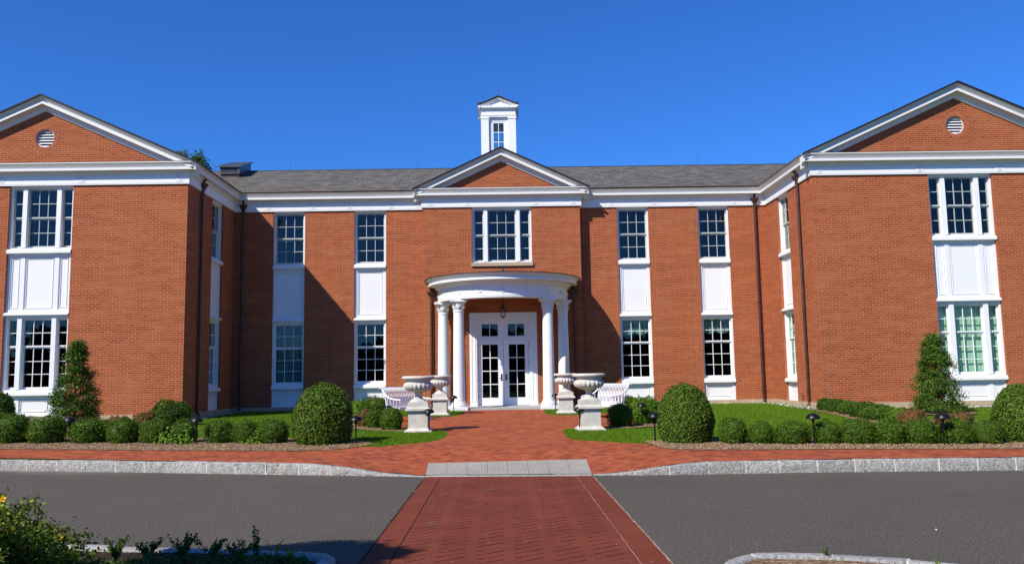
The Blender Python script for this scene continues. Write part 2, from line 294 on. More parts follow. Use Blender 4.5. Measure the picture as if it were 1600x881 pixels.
# ------------------------------------------------------------------ mesh helpers
class MB:
    def __init__(s): s.v = []; s.f = []
    def box(s, x0, x1, y0, y1, z0, z1):
        n = len(s.v)
        s.v += [(x0, y0, z0), (x1, y0, z0), (x1, y1, z0), (x0, y1, z0), (x0, y0, z1), (x1, y0, z1), (x1, y1, z1), (x0, y1, z1)]
        s.f += [tuple(n+i for i in q) for q in ((0, 3, 2, 1), (4, 5, 6, 7), (0, 1, 5, 4), (1, 2, 6, 5), (2, 3, 7, 6), (3, 0, 4, 7))]; return s
    def cbox(s, cx, cy, z0, w_, d, h, top=1.0):
        n = len(s.v)
        for z, k in ((z0, 1), (z0+h, top)):
            s.v += [(cx-w_/2*k, cy-d/2*k, z), (cx+w_/2*k, cy-d/2*k, z), (cx+w_/2*k, cy+d/2*k, z), (cx-w_/2*k, cy+d/2*k, z)]
        s.f += [tuple(n+i for i in q) for q in ((0, 3, 2, 1), (4, 5, 6, 7), (0, 1, 5, 4), (1, 2, 6, 5), (2, 3, 7, 6), (3, 0, 4, 7))]; return s
    def prism(s, poly, y0, y1, axis='y'):
        """poly of (x,z) pushed from y0 to y1"""
        n = len(s.v); k = len(poly)
        for y in (y0, y1):
            for (a, c) in poly: s.v.append((a, y, c) if axis == 'y' else ((y, a, c) if axis == 'x' else (a, c, y)))
        s.f.append(tuple(n+i for i in range(k))); s.f.append(tuple(n+k+i for i in reversed(range(k))))
        for i in range(k): j = (i+1) % k; s.f.append((n+i, n+k+i, n+k+j, n+j))
        return s
    def lathe(s, prof, c=(0, 0, 0), n=32, mod=None, a0=0, a1=None, cap=True):
        """prof [(r,z)]; mod(angle, i) multiplies r"""
        base = len(s.v); full = a1 is None; a1 = 2*math.pi if full else a1; m_ = n if full else n+1
        for i, (r, z) in enumerate(prof):
            for j in range(m_):
                a = a0+(a1-a0)*j/n; rr = r*(mod(a, i) if mod else 1)
                s.v.append((c[0]+rr*math.cos(a), c[1]+rr*math.sin(a), c[2]+z))
        for i in range(len(prof)-1):
            for j in range(n):
                k = (j+1) % m_ if full else j+1
                s.f.append((base+i*m_+j, base+i*m_+k, base+(i+1)*m_+k, base+(i+1)*m_+j))
        if cap and full:
            s.f.append(tuple(base+j for j in reversed(range(m_)))); s.f.append(tuple(base+(len(prof)-1)*m_+j for j in range(m_)))
        return s
    def tube(s, pts, r, n=8, r2=None):
        pts = [Vector(p) for p in pts]; base = len(s.v); L = len(pts)
        up = Vector((0, 0, 1))
        for i, p in enumerate(pts):
            d = (pts[min(i+1, L-1)]-pts[max(i-1, 0)]).normalized()
            a = d.cross(up if abs(d.z) < .95 else Vector((1, 0, 0))).normalized(); b_ = a.cross(d)
            rr = r if r2 is None else r+(r2-r)*i/(L-1)
            if isinstance(r, (list, tuple)): rr = r[i]
            for j in range(n):
                t_ = 2*math.pi*j/n; s.v.append(tuple(p+a*rr*math.cos(t_)+b_*rr*math.sin(t_)))
        for i in range(L-1):
            for j in range(n): k = (j+1) % n; s.f.append((base+i*n+j, base+i*n+k, base+(i+1)*n+k, base+(i+1)*n+j))
        s.f.append(tuple(base+j for j in reversed(range(n)))); s.f.append(tuple(base+(L-1)*n+j for j in range(n))); return s
    def sweep(s, path, prof):
        """closed profile [(outward, z)] carried along a flat path [(x,y)], mitred; outward = right hand of travel"""
        P = [Vector(p) for p in path]; N = []
        for i in range(len(P)-1):
            d = (P[i+1]-P[i]).normalized(); N.append(Vector((d.y, -d.x)))
        base = len(s.v); k = len(prof)
        for i, p in enumerate(P):
            a = N[max(i-1, 0)]; b_ = N[min(i, len(N)-1)]; mt = (a+b_)/(1+a.dot(b_))
            for (o, z) in prof: q = p+mt*o; s.v.append((q.x, q.y, z))
        for i in range(len(P)-1):
            for j in range(k): l = (j+1) % k; s.f.append((base+i*k+j, base+i*k+l, base+(i+1)*k+l, base+(i+1)*k+j))
        s.f.append(tuple(base+j for j in range(k))); s.f.append(tuple(base+(len(P)-1)*k+j for j in reversed(range(k)))); return s
    def rake(s, path, prof, Y0):
        """closed profile [(n, d)] along a path [(x,z)] in the gable plane: n square to the slope, d out of the wall"""
        P = [Vector(p) for p in path]; N = []
        for i in range(len(P)-1):
            d = (P[i+1]-P[i]).normalized(); N.append(Vector((-d.y, d.x)))
        base = len(s.v); k = len(prof)
        for i, p in enumerate(P):
            if i == 0: mt = Vector((0, 1/N[0].y))
            elif i == len(P)-1: mt = Vector((0, 1/N[-1].y))
            else: mt = (N[i-1]+N[i])/(1+N[i-1].dot(N[i]))
            for (n_, d) in prof: q = p+mt*n_; s.v.append((q.x, Y0-d, q.y))
        for i in range(len(P)-1):
            for j in range(k): l = (j+1) % k; s.f.append((base+i*k+j, base+i*k+l, base+(i+1)*k+l, base+(i+1)*k+j))
        s.f.append(tuple(base+j for j in range(k))); s.f.append(tuple(base+(len(P)-1)*k+j for j in reversed(range(k)))); return s
    def xf(s, mtx, start=0):
        for i in range(start, len(s.v)): s.v[i] = tuple(mtx @ Vector(s.v[i]))
        return s
    def build(s, name, mat, parent=None, smooth=None, loc=None, rz=0, normals=True):
        me = bpy.data.meshes.new(name); me.from_pydata(s.v, [], s.f)
        if normals:
            bm = bmesh.new(); bm.from_mesh(me); bmesh.ops.recalc_face_normals(bm, faces=bm.faces); bm.to_mesh(me); bm.free()
        me.materials.append(M[mat] if isinstance(mat, str) else mat)
        if smooth:
            me.shade_smooth()
            try: me.set_sharp_from_angle(angle=R(smooth))
            except Exception: pass
        o = bpy.data.objects.new(name, me); C.objects.link(o)
        if loc: o.location = loc
        o.rotation_euler.z = rz
        if parent: o.parent = parent
        return o

def tag(o, label=None, cat=None, group=None, kind=None):
    if label: o['label'] = label
    if cat: o['category'] = cat
    if group: o['group'] = group
    if kind: o['kind'] = kind
    return o
def empty(name, loc=(0, 0, 0), rz=0):
    o = bpy.data.objects.new(name, None); C.objects.link(o); o.location = loc; o.rotation_euler.z = rz; o.empty_display_size = .2; return o
def kids(o): return [c for c in bpy.data.objects if c.parent == o]
def dup(root, loc, rz=0, scale=None, label=None):
    def cp(o, par):
        c = o.copy(); C.objects.link(c)
        if par: c.parent = par
        for ch in kids(o): cp(ch, c)
        return c
    r = cp(root, None); r.location = loc; r.rotation_euler.z = rz
    if scale: r.scale = scale
    if label: r['label'] = label
    return r

# ------------------------------------------------------------------ terrain
def lerp_tab(t, x):
    if x <= t[0][0]: return t[0][1]
    for (a, b_), (c_, d) in zip(t, t[1:]):
        if x <= c_: return b_+(d-b_)*(x-a)/(c_-a)
    return t[-1][1]
KERB = [(-40, 27), (-22, 20), (-14, 17.35), (-9.47, 15.98), (-8.12, 15.62), (-6.77, 15.24), (-5.49, 14.88), (-4.27, 14.53), (-3.01, 14.19), (-2.02, 13.93), (-1.34, 13.70), (1.34, 13.45), (2.68, 13.42), (4.1, 13.40), (5.1, 13.37), (6.5, 13.30), (8.01, 13.18), (14, 12.9), (40, 12.9)]
def K(x): return lerp_tab(KERB, x)
def sm(t): t = min(1, max(0, t)); return t*t*(3-2*t)
def kh(x):                                              # kerb height
    return .012+.178*sm((abs(x)-1.35)/(2.3 if x < 0 else 1.9))
def H(x, y):
    base = .19+.25*min(1, max(0, (y-15)/14.5))
    w_ = min(1, max(0, (y-K(x))/3.2)); k = kh(x)/.19
    return base*(1-(1-k)*(1-sm(w_)))
def inpoly(P, poly):
    x, y = P[:, 0], P[:, 1]; c_ = np.zeros(len(P), bool); n = len(poly)
    for i in range(n):
        x1, y1 = poly[i]; x2, y2 = poly[(i+1) % n]
        cond = ((y1 > y) != (y2 > y)); xi = (x2-x1)*(y-y1)/((y2-y1) if y2 != y1 else 1e-9)+x1
        c_ ^= cond & (x < xi)
    return c_
def patch(name, poly, dz, mat, step=.5, hf=H):
    xs = [p[0] for p in poly]; ys = [p[1] for p in poly]
    g = np.array([(x, y) for x in np.arange(min(xs), max(xs), step) for y in np.arange(min(ys), max(ys), step)])
    g = g[inpoly(g, poly)] if len(g) else g
    vs = [Vector(p) for p in poly]+[Vector(p) for p in g.tolist()]
    ed = [(i, (i+1) % len(poly)) for i in range(len(poly))]
    V, E_, F, *_ = delaunay_2d_cdt(vs, ed, [], 1, 1e-4)
    q = MB(); q.v = [(v.x, v.y, hf(v.x, v.y)+dz) for v in V]; q.f = [tuple(f) for f in F]
    o = q.build(name, mat, normals=False)
    me = o.data; 
    if me.polygons and me.polygons[0].normal.z < 0: me.flip_normals()
    return tag(o, kind='structure')
def smoothline(pts, n=6):
    """Catmull-Rom through pts"""
    out = []
    P = [pts[0]]+list(pts)+[pts[-1]]
    for i in range(1, len(P)-2):
        for k in range(n):
            t_ = k/n; a, b_, c_, d = [np.array(P[i+j], float) for j in (-1, 0, 1, 2)]
            q = .5*((2*b_)+(-a+c_)*t_+(2*a-5*b_+4*c_-d)*t_**2+(-a+3*b_-3*c_+d)*t_**3); out.append(tuple(q))
    out.append(tuple(pts[-1])); return out

# far ground, lawn base, road
q = MB(); q.box(-600, 600, -600, 900, -1.0, -.10); tag(q.build('ground', 'ground'), kind='structure')
q = MB(); XS = [-40, -30, -24]+list(np.arange(-20, 20.01, .5))+[24, 30, 40]
for x in XS:
    k = K(x)+.06
    for t_ in range(41): y = k+(48-k)*(t_/40)**1.3; q.v.append((x, y, H(x, y)-.012))
for i in range(len(XS)-1):
    for j in range(40): a = i*41+j; q.f.append((a, a+41, a+42, a+1))
tag(q.build('lawn', 'lawn'), kind='structure')
q = MB(); XR = list(np.arange(-40, 40.1, 1.0)); base = []
for x in XR: q.v += [(x, -14, 0), (x, 6, 0), (x, K(x)+.08, 0)]
for i in range(len(XR)-1):
    for j in range(2): a = i*3+j; q.f.append((a, a+3, a+4, a+1))
tag(q.build('road', 'asphalt'), kind='structure')
# crosswalk over the road
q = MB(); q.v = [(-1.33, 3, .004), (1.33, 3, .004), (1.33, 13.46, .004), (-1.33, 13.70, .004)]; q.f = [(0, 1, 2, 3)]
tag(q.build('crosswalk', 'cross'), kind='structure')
random.seed(4)
for nm, x0, mat_, wd in (('seam', -1.335, 'seamdark', .018), ('seam', 1.335, 'seam', .020), ('seam', -1.075, 'seamdark', .010), ('seam', 1.075, 'seam', .008)):
    q = MB(); ys = np.arange(3, 13.42, .12)
    for y in ys: d = random.uniform(-.004, .004); w_ = wd*random.uniform(.6, 1.1); q.v += [(x0-w_/2+d, y, .008), (x0+w_/2+d, y, .008)]
    for i in range(len(ys)-1): q.f.append((2*i, 2*i+1, 2*i+3, 2*i+2))
    tag(q.build('crosswalk_seam', mat_), kind='structure')
# ramp pavers
for i in range(8):
    q = MB(); a0, a1 = -1.34+i*.335, -1.34+(i+1)*.335; b0, b1 = -1.40+i*.35, -1.40+(i+1)*.35; g_ = .0025
    for t_ in range(5):
        k = t_/4; xa = a0+(b0-a0)*k+g_; xb = a1+(b1-a1)*k-g_
        for x in (xa, xb): y = (K(x)+.14)+(15.02-K(x)-.14)*k; q.v.append((x, y, H(x, y)+.010))
    for t_ in range(4): q.f.append((2*t_, 2*t_+1, 2*t_+3, 2*t_+2))
    n = len(q.v)
    o = tag(q.build('ramp_paver', 'pavers'), kind='structure')

# walk outline
bedL = smoothline([(-36, 27.8), (-20, 20.9), (-14.5, 18.9), (-10.55, 17.84), (-9.1, 17.5), (-7.66, 17.15), (-6.24, 16.85), (-4.86, 16.58), (-3.9, 16.42), (-3.3, 16.6), (-2.97, 17.05)], 4)
lawnL = smoothline([(-2.97, 17.05), (-2.46, 17.09), (-2.0, 17.45), (-1.62, 17.87), (-1.40, 18.45), (-1.35, 19.7), (-1.52, 20.45), (-2.07, 20.95), (-2.8, 21.25), (-3.3, 21.9), (-3.75, 22.9)], 4)
bedR = smoothline([(2.81, 16.54), (2.88, 15.95), (3.15, 15.45), (4.11, 15.25), (5.34, 15.12), (6.85, 14.92), (8.91, 14.6), (14, 14.3), (36, 14.3)], 4)
lawnR = smoothline([(3.9, 22.6), (3.3, 21.5), (2.6, 20.80), (1.89, 20.7), (1.42, 20.36), (1.33, 19.3), (1.36, 17.95), (1.80, 17.38), (2.3, 16.98), (2.81, 16.54)], 4)
patL = smoothline([(-3.5, 26.6), (-2.75, 26.0), (-2.19, 25.85), (-1.7, 25.9), (-1.38, 26.5), (-1.31, 28.8)], 4)
patR = smoothline([(1.31, 28.8), (1.3, 26.4), (1.5, 25.75), (1.95, 25.55), (2.6, 25.7), (3.4, 26.4)], 4)
kb = [(x, K(x)+.13) for x in [-36, -30, -22, -18, -14, -12, -9.47, -8.12, -6.77, -5.49, -4.27, -3.01, -2.02, -1.45, 1.45, 2.0, 2.68, 4.1, 5.1, 6.5, 8.01, 11, 14, 20, 30, 36]]
walk = kb+list(reversed(bedR))[:-1]+list(reversed(lawnR))[:-1]+[(4.0, 23.6), (3.95, 25.0)]+list(reversed(patR))+[(1.2, 28.95), (-1.2, 28.95)]+list(reversed(patL))+[(-4.0, 25.2), (-4.05, 23.8)]+list(reversed(lawnL))[:-1]+list(reversed(bedL))[1:]
patch('brick_walk', walk, .004, 'walk', .45)
# planting beds
bedLp = bedL+[(-2.75, 17.5), (-3.0, 18.2), (-3.9, 18.55), (-5.0, 19.2), (-7.0, 19.7), (-10, 20.3), (-12.5, 20.9), (-15, 21.6), (-20, 23), (-36, 30)]
bedRp = bedR+[(36, 16.6), (14, 16.6), (10.5, 16.7), (8.5, 16.6), (6.5, 16.85), (4.8, 17.2), (3.2, 17.35), (2.75, 17.1)]
clL = smoothline([(-3.3, 21.75), (-2.55, 20.95), (-2.65, 20.6), (-3.5, 21.2), (-4.5, 22.6), (-4.9, 24.3), (-4.8, 26.8), (-4.0, 27.8), (-3.4, 26.6), (-3.98, 25.2), (-4.0, 23.8), (-3.75, 22.9), (-3.3, 21.75)], 3)[:-1]
clR = smoothline([(3.3, 21.4), (2.65, 20.7), (2.55, 20.35), (3.2, 20.5), (4.2, 21.2), (4.6, 22.6), (4.4, 24.9), (3.95, 25.6), (3.95, 24.8), (4.0, 23.6), (3.85, 22.5), (3.3, 21.4)], 3)[:-1]
fbR = smoothline([(9.5, 26.4), (9.4, 24.8), (9.2, 23.0), (8.95, 21.3), (9.0, 19.8), (9.6, 19.1), (11.0, 18.9), (12.6, 19.0), (12.9, 20), (11.8, 20.6), (10.6, 21.5), (10.4, 23.5), (10.4, 26.2)], 3)
fbL = smoothline([(-8.7, 24.0), (-9.0, 23.2), (-10.3, 22.6), (-12.6, 22.2), (-13.8, 23.2), (-12.6, 24.4), (-11.0, 25.0), (-10.0, 25.2), (-9.1, 24.8)], 3)
fdR = [(9.35, 26.3), (10.0, 26.3), (10.0, 31), (-10, 31), (-10, 26.0), (-9.6, 26.0), (-9.6, 30.6), (9.6, 30.6)]
beds = []
for nm, P, mt_ in (('mulch_bed', bedLp, 'mulch'), ('mulch_bed', bedRp, 'mulch'), ('mulch_bed', clL, 'mulch'), ('mulch_bed', clR, 'mulch'), ('mulch_bed', fbR, 'mulch'), ('mulch_bed', fbL, 'mulch')):
    patch(nm, P, .012 if mt_ == 'mulch' else .01, mt_, .4); beds.append(P)
crcR = [(12.2+.95*math.cos(a), 23.6+.95*math.sin(a)) for a in np.linspace(0, 2*math.pi, 20, endpoint=False)]
patch('mulch_bed', crcR, .03, 'mulch', .4); beds.append(crcR)

# ------------------------------------------------------------------ kerbs: rough granite blocks
def kerb(name, pts, hfun, width, blen, seed, side=1, amp=.015, jt=.014):
    """pts = foot of the street face; side=+1 body lies left of travel"""
    rnd = random.Random(seed); P = [Vector((*p, 0)) for p in pts]; L = [0]
    for a, b_ in zip(P, P[1:]): L.append(L[-1]+(b_-a).length)
    def at(s_):
        for i in range(len(P)-1):
            if s_ <= L[i+1] or i == len(P)-2:
                t_ = (s_-L[i])/(L[i+1]-L[i]); d = (P[i+1]-P[i]).normalized(); return P[i]+(P[i+1]-P[i])*t_, Vector((-d.y, d.x, 0))*side
    q = MB(); mo = MB(); s_ = 0; n = 18
    while s_ < L[-1]-.05:
        l = blen*rnd.uniform(.88, 1.14); e = min(s_+l, L[-1]); dz = rnd.uniform(-.006, .006); dp = rnd.uniform(-.006, .006); base = len(q.v)
        for i in range(n+1):
            u = s_+jt/2+(e-s_-jt)*i/n; p, nr = at(u); h = hfun(p.x)+dz
            endk = 1-.5*(i in (0, n))
            sec = [(.004, -.03), (0, .0), (-.004, h*.33), (0, h*.66), (.006, h-.014), (.020, h), (width*.5, h+.002), (width-.02, h), (width, h-.02), (width, -.03)]
            for j, (o, z) in enumerate(sec):
                nn = noise.noise_vector(Vector((p.x*8, p.y*8+o*20, z*12+seed)))+.7*noise.noise_vector(Vector((p.x*26, p.y*26+o*40, z*34+seed)))
                a_ = amp*(1.5 if 1 <= j <= 4 else .5)
                o2 = o+dp+nn.x*a_+(.008 if i in (0, n) else 0)*(1 if j < 5 else -1)
                z2 = z+(nn.y*a_*.5 if j > 3 and j < 9 else 0)-(.004 if i in (0, n) and j > 3 else 0)
                v = p+nr*o2; q.v.append((v.x, v.y, z2))
        k = 10
        for i in range(n):
            for j in range(k-1): q.f.append((base+i*k+j, base+(i+1)*k+j, base+(i+1)*k+j+1, base+i*k+j+1))
        q.f.append(tuple(base+j for j in range(k))); q.f.append(tuple(base+n*k+j for j in reversed(range(k))))
        p, nr = at(e); h = hfun(p.x); 
        if e < L[-1]-.01:
            d = Vector((nr.y, -nr.x, 0))*.008; bs = len(mo.v)
            for o in (.004, width-.02):
                for z in (-.02, h-.004):
                    for sg in (-1, 1): v = p+nr*o+d*sg; mo.v.append((v.x, v.y, z))
            mo.f += [tuple(bs+i for i in t_) for t_ in ((0, 1, 3, 2), (4, 6, 7, 5), (0, 2, 6, 4), (1, 5, 7, 3), (2, 3, 7, 6), (0, 4, 5, 1))]
        s_ = e
    tag(q.build(name, 'granite', smooth=50), kind='structure'); tag(mo.build(name+'_joints', 'mortar'), kind='structure')
kerb('granite_kerb', [(x, K(x)) for x in (-40, -22, -14, -9.47, -8.12, -6.77, -5.49, -4.27, -3.01, -2.02, -1.34)], kh, .15, .58, 11)
kerb('granite_kerb', [(x, K(x)) for x in (1.34, 2.0, 2.68, 4.1, 5.1, 6.5, 8.01, 14, 40)], kh, .15, .60, 23)
kerb('granite_kerb', [(-1.34, K(-1.34)), (1.34, K(1.34))], lambda x: .016, .13, .67, 5, amp=.002)
isl = [(-1.50, 4.0), (-1.50, 6.6), (-1.52, 7.35), (-1.62, 7.50), (-1.85, 7.58), (-2.88, 7.83), (-3.73, 8.02), (-6, 8.5), (-12, 9.2)]
kerb('island_kerb', isl, lambda x: .10, .13, .62, 31, side=1, amp=.006)
isr = [(9, 4.4), (6.5, 5.35), (4.6, 6.15), (3.5, 6.62), (3.1, 6.88), (2.61, 7.06), (2.25, 7.14), (1.93, 7.14), (1.72, 6.95), (1.50, 6.55), (1.45, 4.0)]
kerb('island_kerb', isr, lambda x: .10, .13, .62, 37, side=1, amp=.006)
patch('planting_bed', [(-1.6, 4), (-1.6, 7.2), (-1.9, 7.46), (-2.88, 7.72), (-3.73, 7.9), (-6, 8.38), (-12, 9.1), (-12, 4)], 0, 'soil', .4, hf=lambda x, y: .075+.02*noise.noise(Vector((x*3, y*3, 0))))
patch('planting_bed', [(1.55, 4), (1.6, 6.5), (1.95, 7.03), (2.61, 6.94), (3.5, 6.5), (4.6, 6.02), (6.5, 5.2), (9, 4.3)], 0, 'mulch', .4, hf=lambda x, y: .08+.02*noise.noise(Vector((x*3, y*3, 0))))

# ================================================================== THE BUILDING
YW, YM, YP = 26.325, 31.045, 30.66
ZF, ZE = 7.83, 8.50                                     # frieze foot, eave
XCL, XCR, XOL, XOR = -14.6, 14.8, -19.2, 19.6
T = .30
B = empty('brick_building', (0, 0, 0))
tag(B, 'two storey red brick building with two gabled wings, white trim and a rounded entrance portico', 'building')
def part(q, name, mat, **k): return q.build(name, mat, B, **k)
# window bays (centre, half width)
WL, WR = (-14.63, 1.01), (14.82, 1.04)
MW = [(-7.96, .59), (-4.935, .595), (4.945, .595), (7.99, .59)]
SY, SW = 29.2, .58                                      # side windows of the wings
# foundations
q = MB()
for (x0, x1, y0, y1) in ((XOL-.02, -9.98, YW-.02, YW+.4), (-10.4, -9.98, YW+.4, YM+.02), (-10.2, 10.2, YM-.02, YM+.4), (9.98, 10.4, YW+.4, YM+.02), (9.98, XOR+.02, YW-.02, YW+.4), (-2.94, -1.24, YP-.02, YP+.35), (1.24, 2.94, YP-.02, YP+.35), (-1.24, 1.24, YP+.2, YP+.35), (XOL-.02, XOL+.4, YW+.4, 41), (XOR-.4, XOR+.02, YW+.4, 41)):
    q.box(x0, x1, y0, y1, -.3, .575)
part(q, 'foundation', 'found')
# walls
q = MB()
q.box(XOL, WL[0]-WL[1], YW, YW+T, .575, ZF+.05); q.box(WL[0]+WL[1], -10, YW, YW+T, .575, ZF+.05)
q.box(-10-T, -10, YW+T, SY-SW, .575, ZF+.05); q.box(-10-T, -10, SY+SW, YM+T, .575, ZF+.05)
q.box(XOL, XOL+T, YW+T, 41, .575, ZF+.6); q.box(XOL, -10, 40.7, 41, .575, ZF+.6)
part(q, 'left_wing_wall', 'brick')
q = MB()
q.box(10, WR[0]-WR[1], YW, YW+T, .575, ZF+.05); q.box(WR[0]+WR[1], XOR, YW, YW+T, .575, ZF+.05)
q.box(10, 10+T, YW+T, SY-SW, .575, ZF+.05); q.box(10, 10+T, SY+SW, YM+T, .575, ZF+.05)
q.box(XOR-T, XOR, YW+T, 41, .575, ZF+.6); q.box(10, XOR, 40.7, 41, .575, ZF+.6)
part(q, 'right_wing_wall', 'brick')
q = MB(); e = [-10]
for c_, h_ in MW[:2]: e += [c_-h_, c_+h_]
e += [-2.92]
for i in range(0, len(e), 2): q.box(e[i], e[i+1], YM, YM+T, .575, ZF+.05)
e = [2.92]
for c_, h_ in MW[2:]: e += [c_-h_, c_+h_]
e += [10]
for i in range(0, len(e), 2): q.box(e[i], e[i+1], YM, YM+T, .575, ZF+.05)
q.box(-10, 10, 40.7, 41, .575, ZF+.6)
part(q, 'main_wall', 'brick')
q = MB(); yb = YM+T                                      # pavilion: door opening below, triple window above
q.box(-2.92, -1.20, YP, yb, .575, 5.68); q.box(1.20, 2.92, YP, yb, .575, 5.68); q.box(-1.20, 1.20, YP, yb, 3.84, 5.68)
q.box(-2.92, -1.11, YP, yb, 5.68, ZF+.05); q.box(1.11, 2.92, YP, yb, 5.68, ZF+.05)
part(q, 'pavilion_wall', 'brick')
# inner floors so the rooms are closed
q = MB(); q.box(XOL+T, XOR-T, YM+T+.02, 40.7, .45, .56); q.box(XOL+T, XOR-T, YM+T+.02, 40.7, 4.25, 4.45)
for a, c_ in ((XOL+T, -10-T), (10+T, XOR-T)): q.box(a, c_, YW+T, YM+T+.02, .45, .56); q.box(a, c_, YW+T, YM+T+.02, 4.25, 4.45)
part(q, 'floor', 'dark')
q = MB()
for a, c_ in ((XOL+T, -10-T), (10+T, XOR-T)): q.box(a, c_, YW+T, 40.7, ZF-.01, ZF+.01)
q.box(-10-T, 10+T, YM+T, 40.7, ZF-.01, ZF+.01); q.box(-10-T, 10+T, 34.3, 34.4, .56, ZF-.01)
part(q, 'ceiling', 'dark')

# entablature
path = [(XOL, 41), (XOL, YW), (-10, YW), (-10, YM), (-2.92, YM), (-2.92, YP), (2.92, YP), (2.92, YM), (10, YM), (10, YW), (XOR, YW), (XOR, 41)]
q = MB(); q.sweep(path, [(-.10, ZF), (.052, ZF), (.052, ZF+.03), (.058, ZF+.035), (.058, ZF+.15), (.046, ZF+.16), (.046, ZF+.30), (-.10, ZF+.30)])
fz = part(q, 'frieze', 'white')
q = MB(); q.sweep(path, [(-.10, ZF+.302), (.062, ZF+.302), (.075, ZF+.33), (.10, ZF+.36), (.105, ZF+.40), (.12, ZF+.42), (.27, ZF+.42), (.27, ZF+.50), (.205, ZF+.505), (.205, ZF+.53), (.225, ZF+.57), (.27, ZF+.61), (.315, ZF+.63), (.325, ZF+.64), (.325, ZE-.005), (-.10, ZE-.005)])
part(q, 'cornice', 'trim')
# square wreath plaques on the frieze
for x, y in [(-2.66, YP), (-1.27, YP), (1.27, YP), (2.66, YP), (-8.75, YM), (-7.1, YM), (-5.72, YM), (-4.15, YM), (-3.1, YM), (4.15, YM), (5.75, YM), (7.15, YM), (8.8, YM), (-15.9, YW), (-13.35, YW), (-10.25, YW), (10.25, YW), (13.5, YW), (16.1, YW)]:
    q = MB(); z = ZF+.165; Yf = y-.060
    for a, b_, c_, d in ((-.10, .10, .085, .10), (-.10, .10, -.10, -.085), (-.10, -.085, -.085, .085), (.085, .10, -.085, .085)): q.box(x+a, x+b_, Yf-.006, Yf+.02, z+c_, z+d)
    st_ = len(q.v); q.lathe([(.035, -.008), (.06, -.004), (.06, .008), (.035, .008)], n=14, cap=False); q.xf(Matrix.Translation((x, Yf-.002, z)) @ Matrix.Rotation(R(90), 4, 'X'), st_)
    q.build('rosette', 'white', fz)
# copper gutter lips at the level eaves
q = MB(); gp_ = [(.29, ZE), (.345, ZE), (.352, ZE+.015), (.345, ZE+.03), (.29, ZE+.03)]
q.sweep([(-10, YW+.05), (-10, YM), (-3.1, YM)], gp_); part(q, 'gutter', 'copper'); q = MB(); q.sweep([(3.1, YM), (10, YM), (10, YW+.05)], gp_)
part(q, 'gutter', 'copper')
for a, c_, y in ((XOL-.31, -9.69, YW), (9.69, XOR+.31, YW), (-3.22, 3.22, YP)): q = MB(); q.box(a, c_, y-.30, y+.02, ZE-.004, ZE+.018); part(q, 'cornice_flashing', 'copper')

RK = [(-.035, -.04), (-.035, .325), (-.05, .32), (-.075, .27), (-.12, .225), (-.165, .205), (-.17, .27), (-.25, .27), (-.25, .12), (-.27, .105), (-.29, .10), (-.33, .062), (-.41, .05), (-.42, 0), (-.42, -.04)]
def gable(nm, xc, hw, zap, Y0, yback, vent=None, top_mat='slate'):
    """hw half width to the roof edge; returns slope"""
    sl = (zap-ZE)/hw
    q = MB(); q.rake([(xc-hw, ZE), (xc, zap), (xc+hw, ZE)], RK, Y0); o = part(q, 'raking_cornice', 'trim')
    q = MB(); nv = math.cos(math.atan(sl))
    for sg in (-1, 1):                                    # roof slabs
        e_ = xc+sg*(hw+.02); ze = ZE-.02*sl
        q.prism([(e_, ze-.03), (xc, zap-.03), (xc, zap+.012), (e_, ze+.012)], Y0-.32, yback)
    part(q, 'roof', top_mat)
    q = MB(); q.rake([(xc-hw-.03, ZE-.03*sl), (xc, zap), (xc+hw+.03, ZE-.03*sl)], [(-.034, .327), (-.034, .372), (.018, .376), (.018, .30), (.013, .30), (.013, .327)], Y0); part(q, 'roof_edge', 'darkcopper')
    # brick gable with a round hole
    zb = ZE+.012; hb = hw-.36
    q = MB()
    if vent:
        zc, r = vent
        for sg in (-1, 1):
            arc = [(xc+sg*r*math.sin(a), zc-r*math.cos(a)) for a in np.linspace(0, math.pi, 17)]
            poly = [(xc+sg*hb, zb), (xc, zb)]+arc+[(xc, zap-.4), (xc+sg*hb, zb+.02)]
            q.prism(poly, Y0, Y0+.22)
    else:
        q.prism([(xc-hb, zb), (xc+hb, zb), (xc, zap-.4)], Y0, Y0+.22)
    g = part(q, 'gable_wall', 'brick')
    if vent:
        zc, r = vent; q = MB(); n = 30
        for i in range(n):                                # soldier brick ring
            a0, a1 = 2*math.pi*(i+.06)/n, 2*math.pi*(i+.94)/n
            q.prism([(xc+r0*math.cos(a), zc+r0*math.sin(a)) for r0, a in ((r, a0), (r+.13, a0), (r+.13, a1), (r, a1))], Y0-.004, Y0+.1)
        q.build('brick_ring', 'ringbrick', g)
        q = MB()
        q.prism([(xc+(r+.135)*math.cos(a), zc+(r+.135)*math.sin(a)) for a in np.linspace(0, 2*math.pi, 40, endpoint=False)], Y0+.16, Y0+.17)
        q.build('vent_back', 'dark', g)
        q = MB(); q.lathe([(r-.03, -.03), (r-.0, -.03), (r-.0, .05), (r-.03, .05)], n=32, cap=False)
        q.f += []; q.xf(Matrix.Translation((xc, Y0+.10, zc)) @ Matrix.Rotation(R(90), 4, 'X'))
        for k in range(6):
            z = zc-r+.07+k*.093; hwid = math.sqrt(max(0, (r-.02)**2-(z-zc)**2))
            if hwid > .05: q.prism([(Y0+.055, z-.035), (Y0+.065, z-.040), (Y0+.15, z+.035), (Y0+.14, z+.04)], xc-hwid, xc+hwid, axis='x')
        q.build('louvre_vent', 'white', g)
    return sl
M['ringbrick'] = plain('ring_bricks', (.38, .12, .055), .9, .2, 9, .3)
gable('left', XCL, XCL*-1-10+.325+0, 10.72, YW, 41.3, (9.39, .30))
gable('right', XCR, XCR-10+.325, 10.80, YW, 41.3, (9.455, .30))
gable('pav', 0, 3.245, 10.02, YP, 34.6)
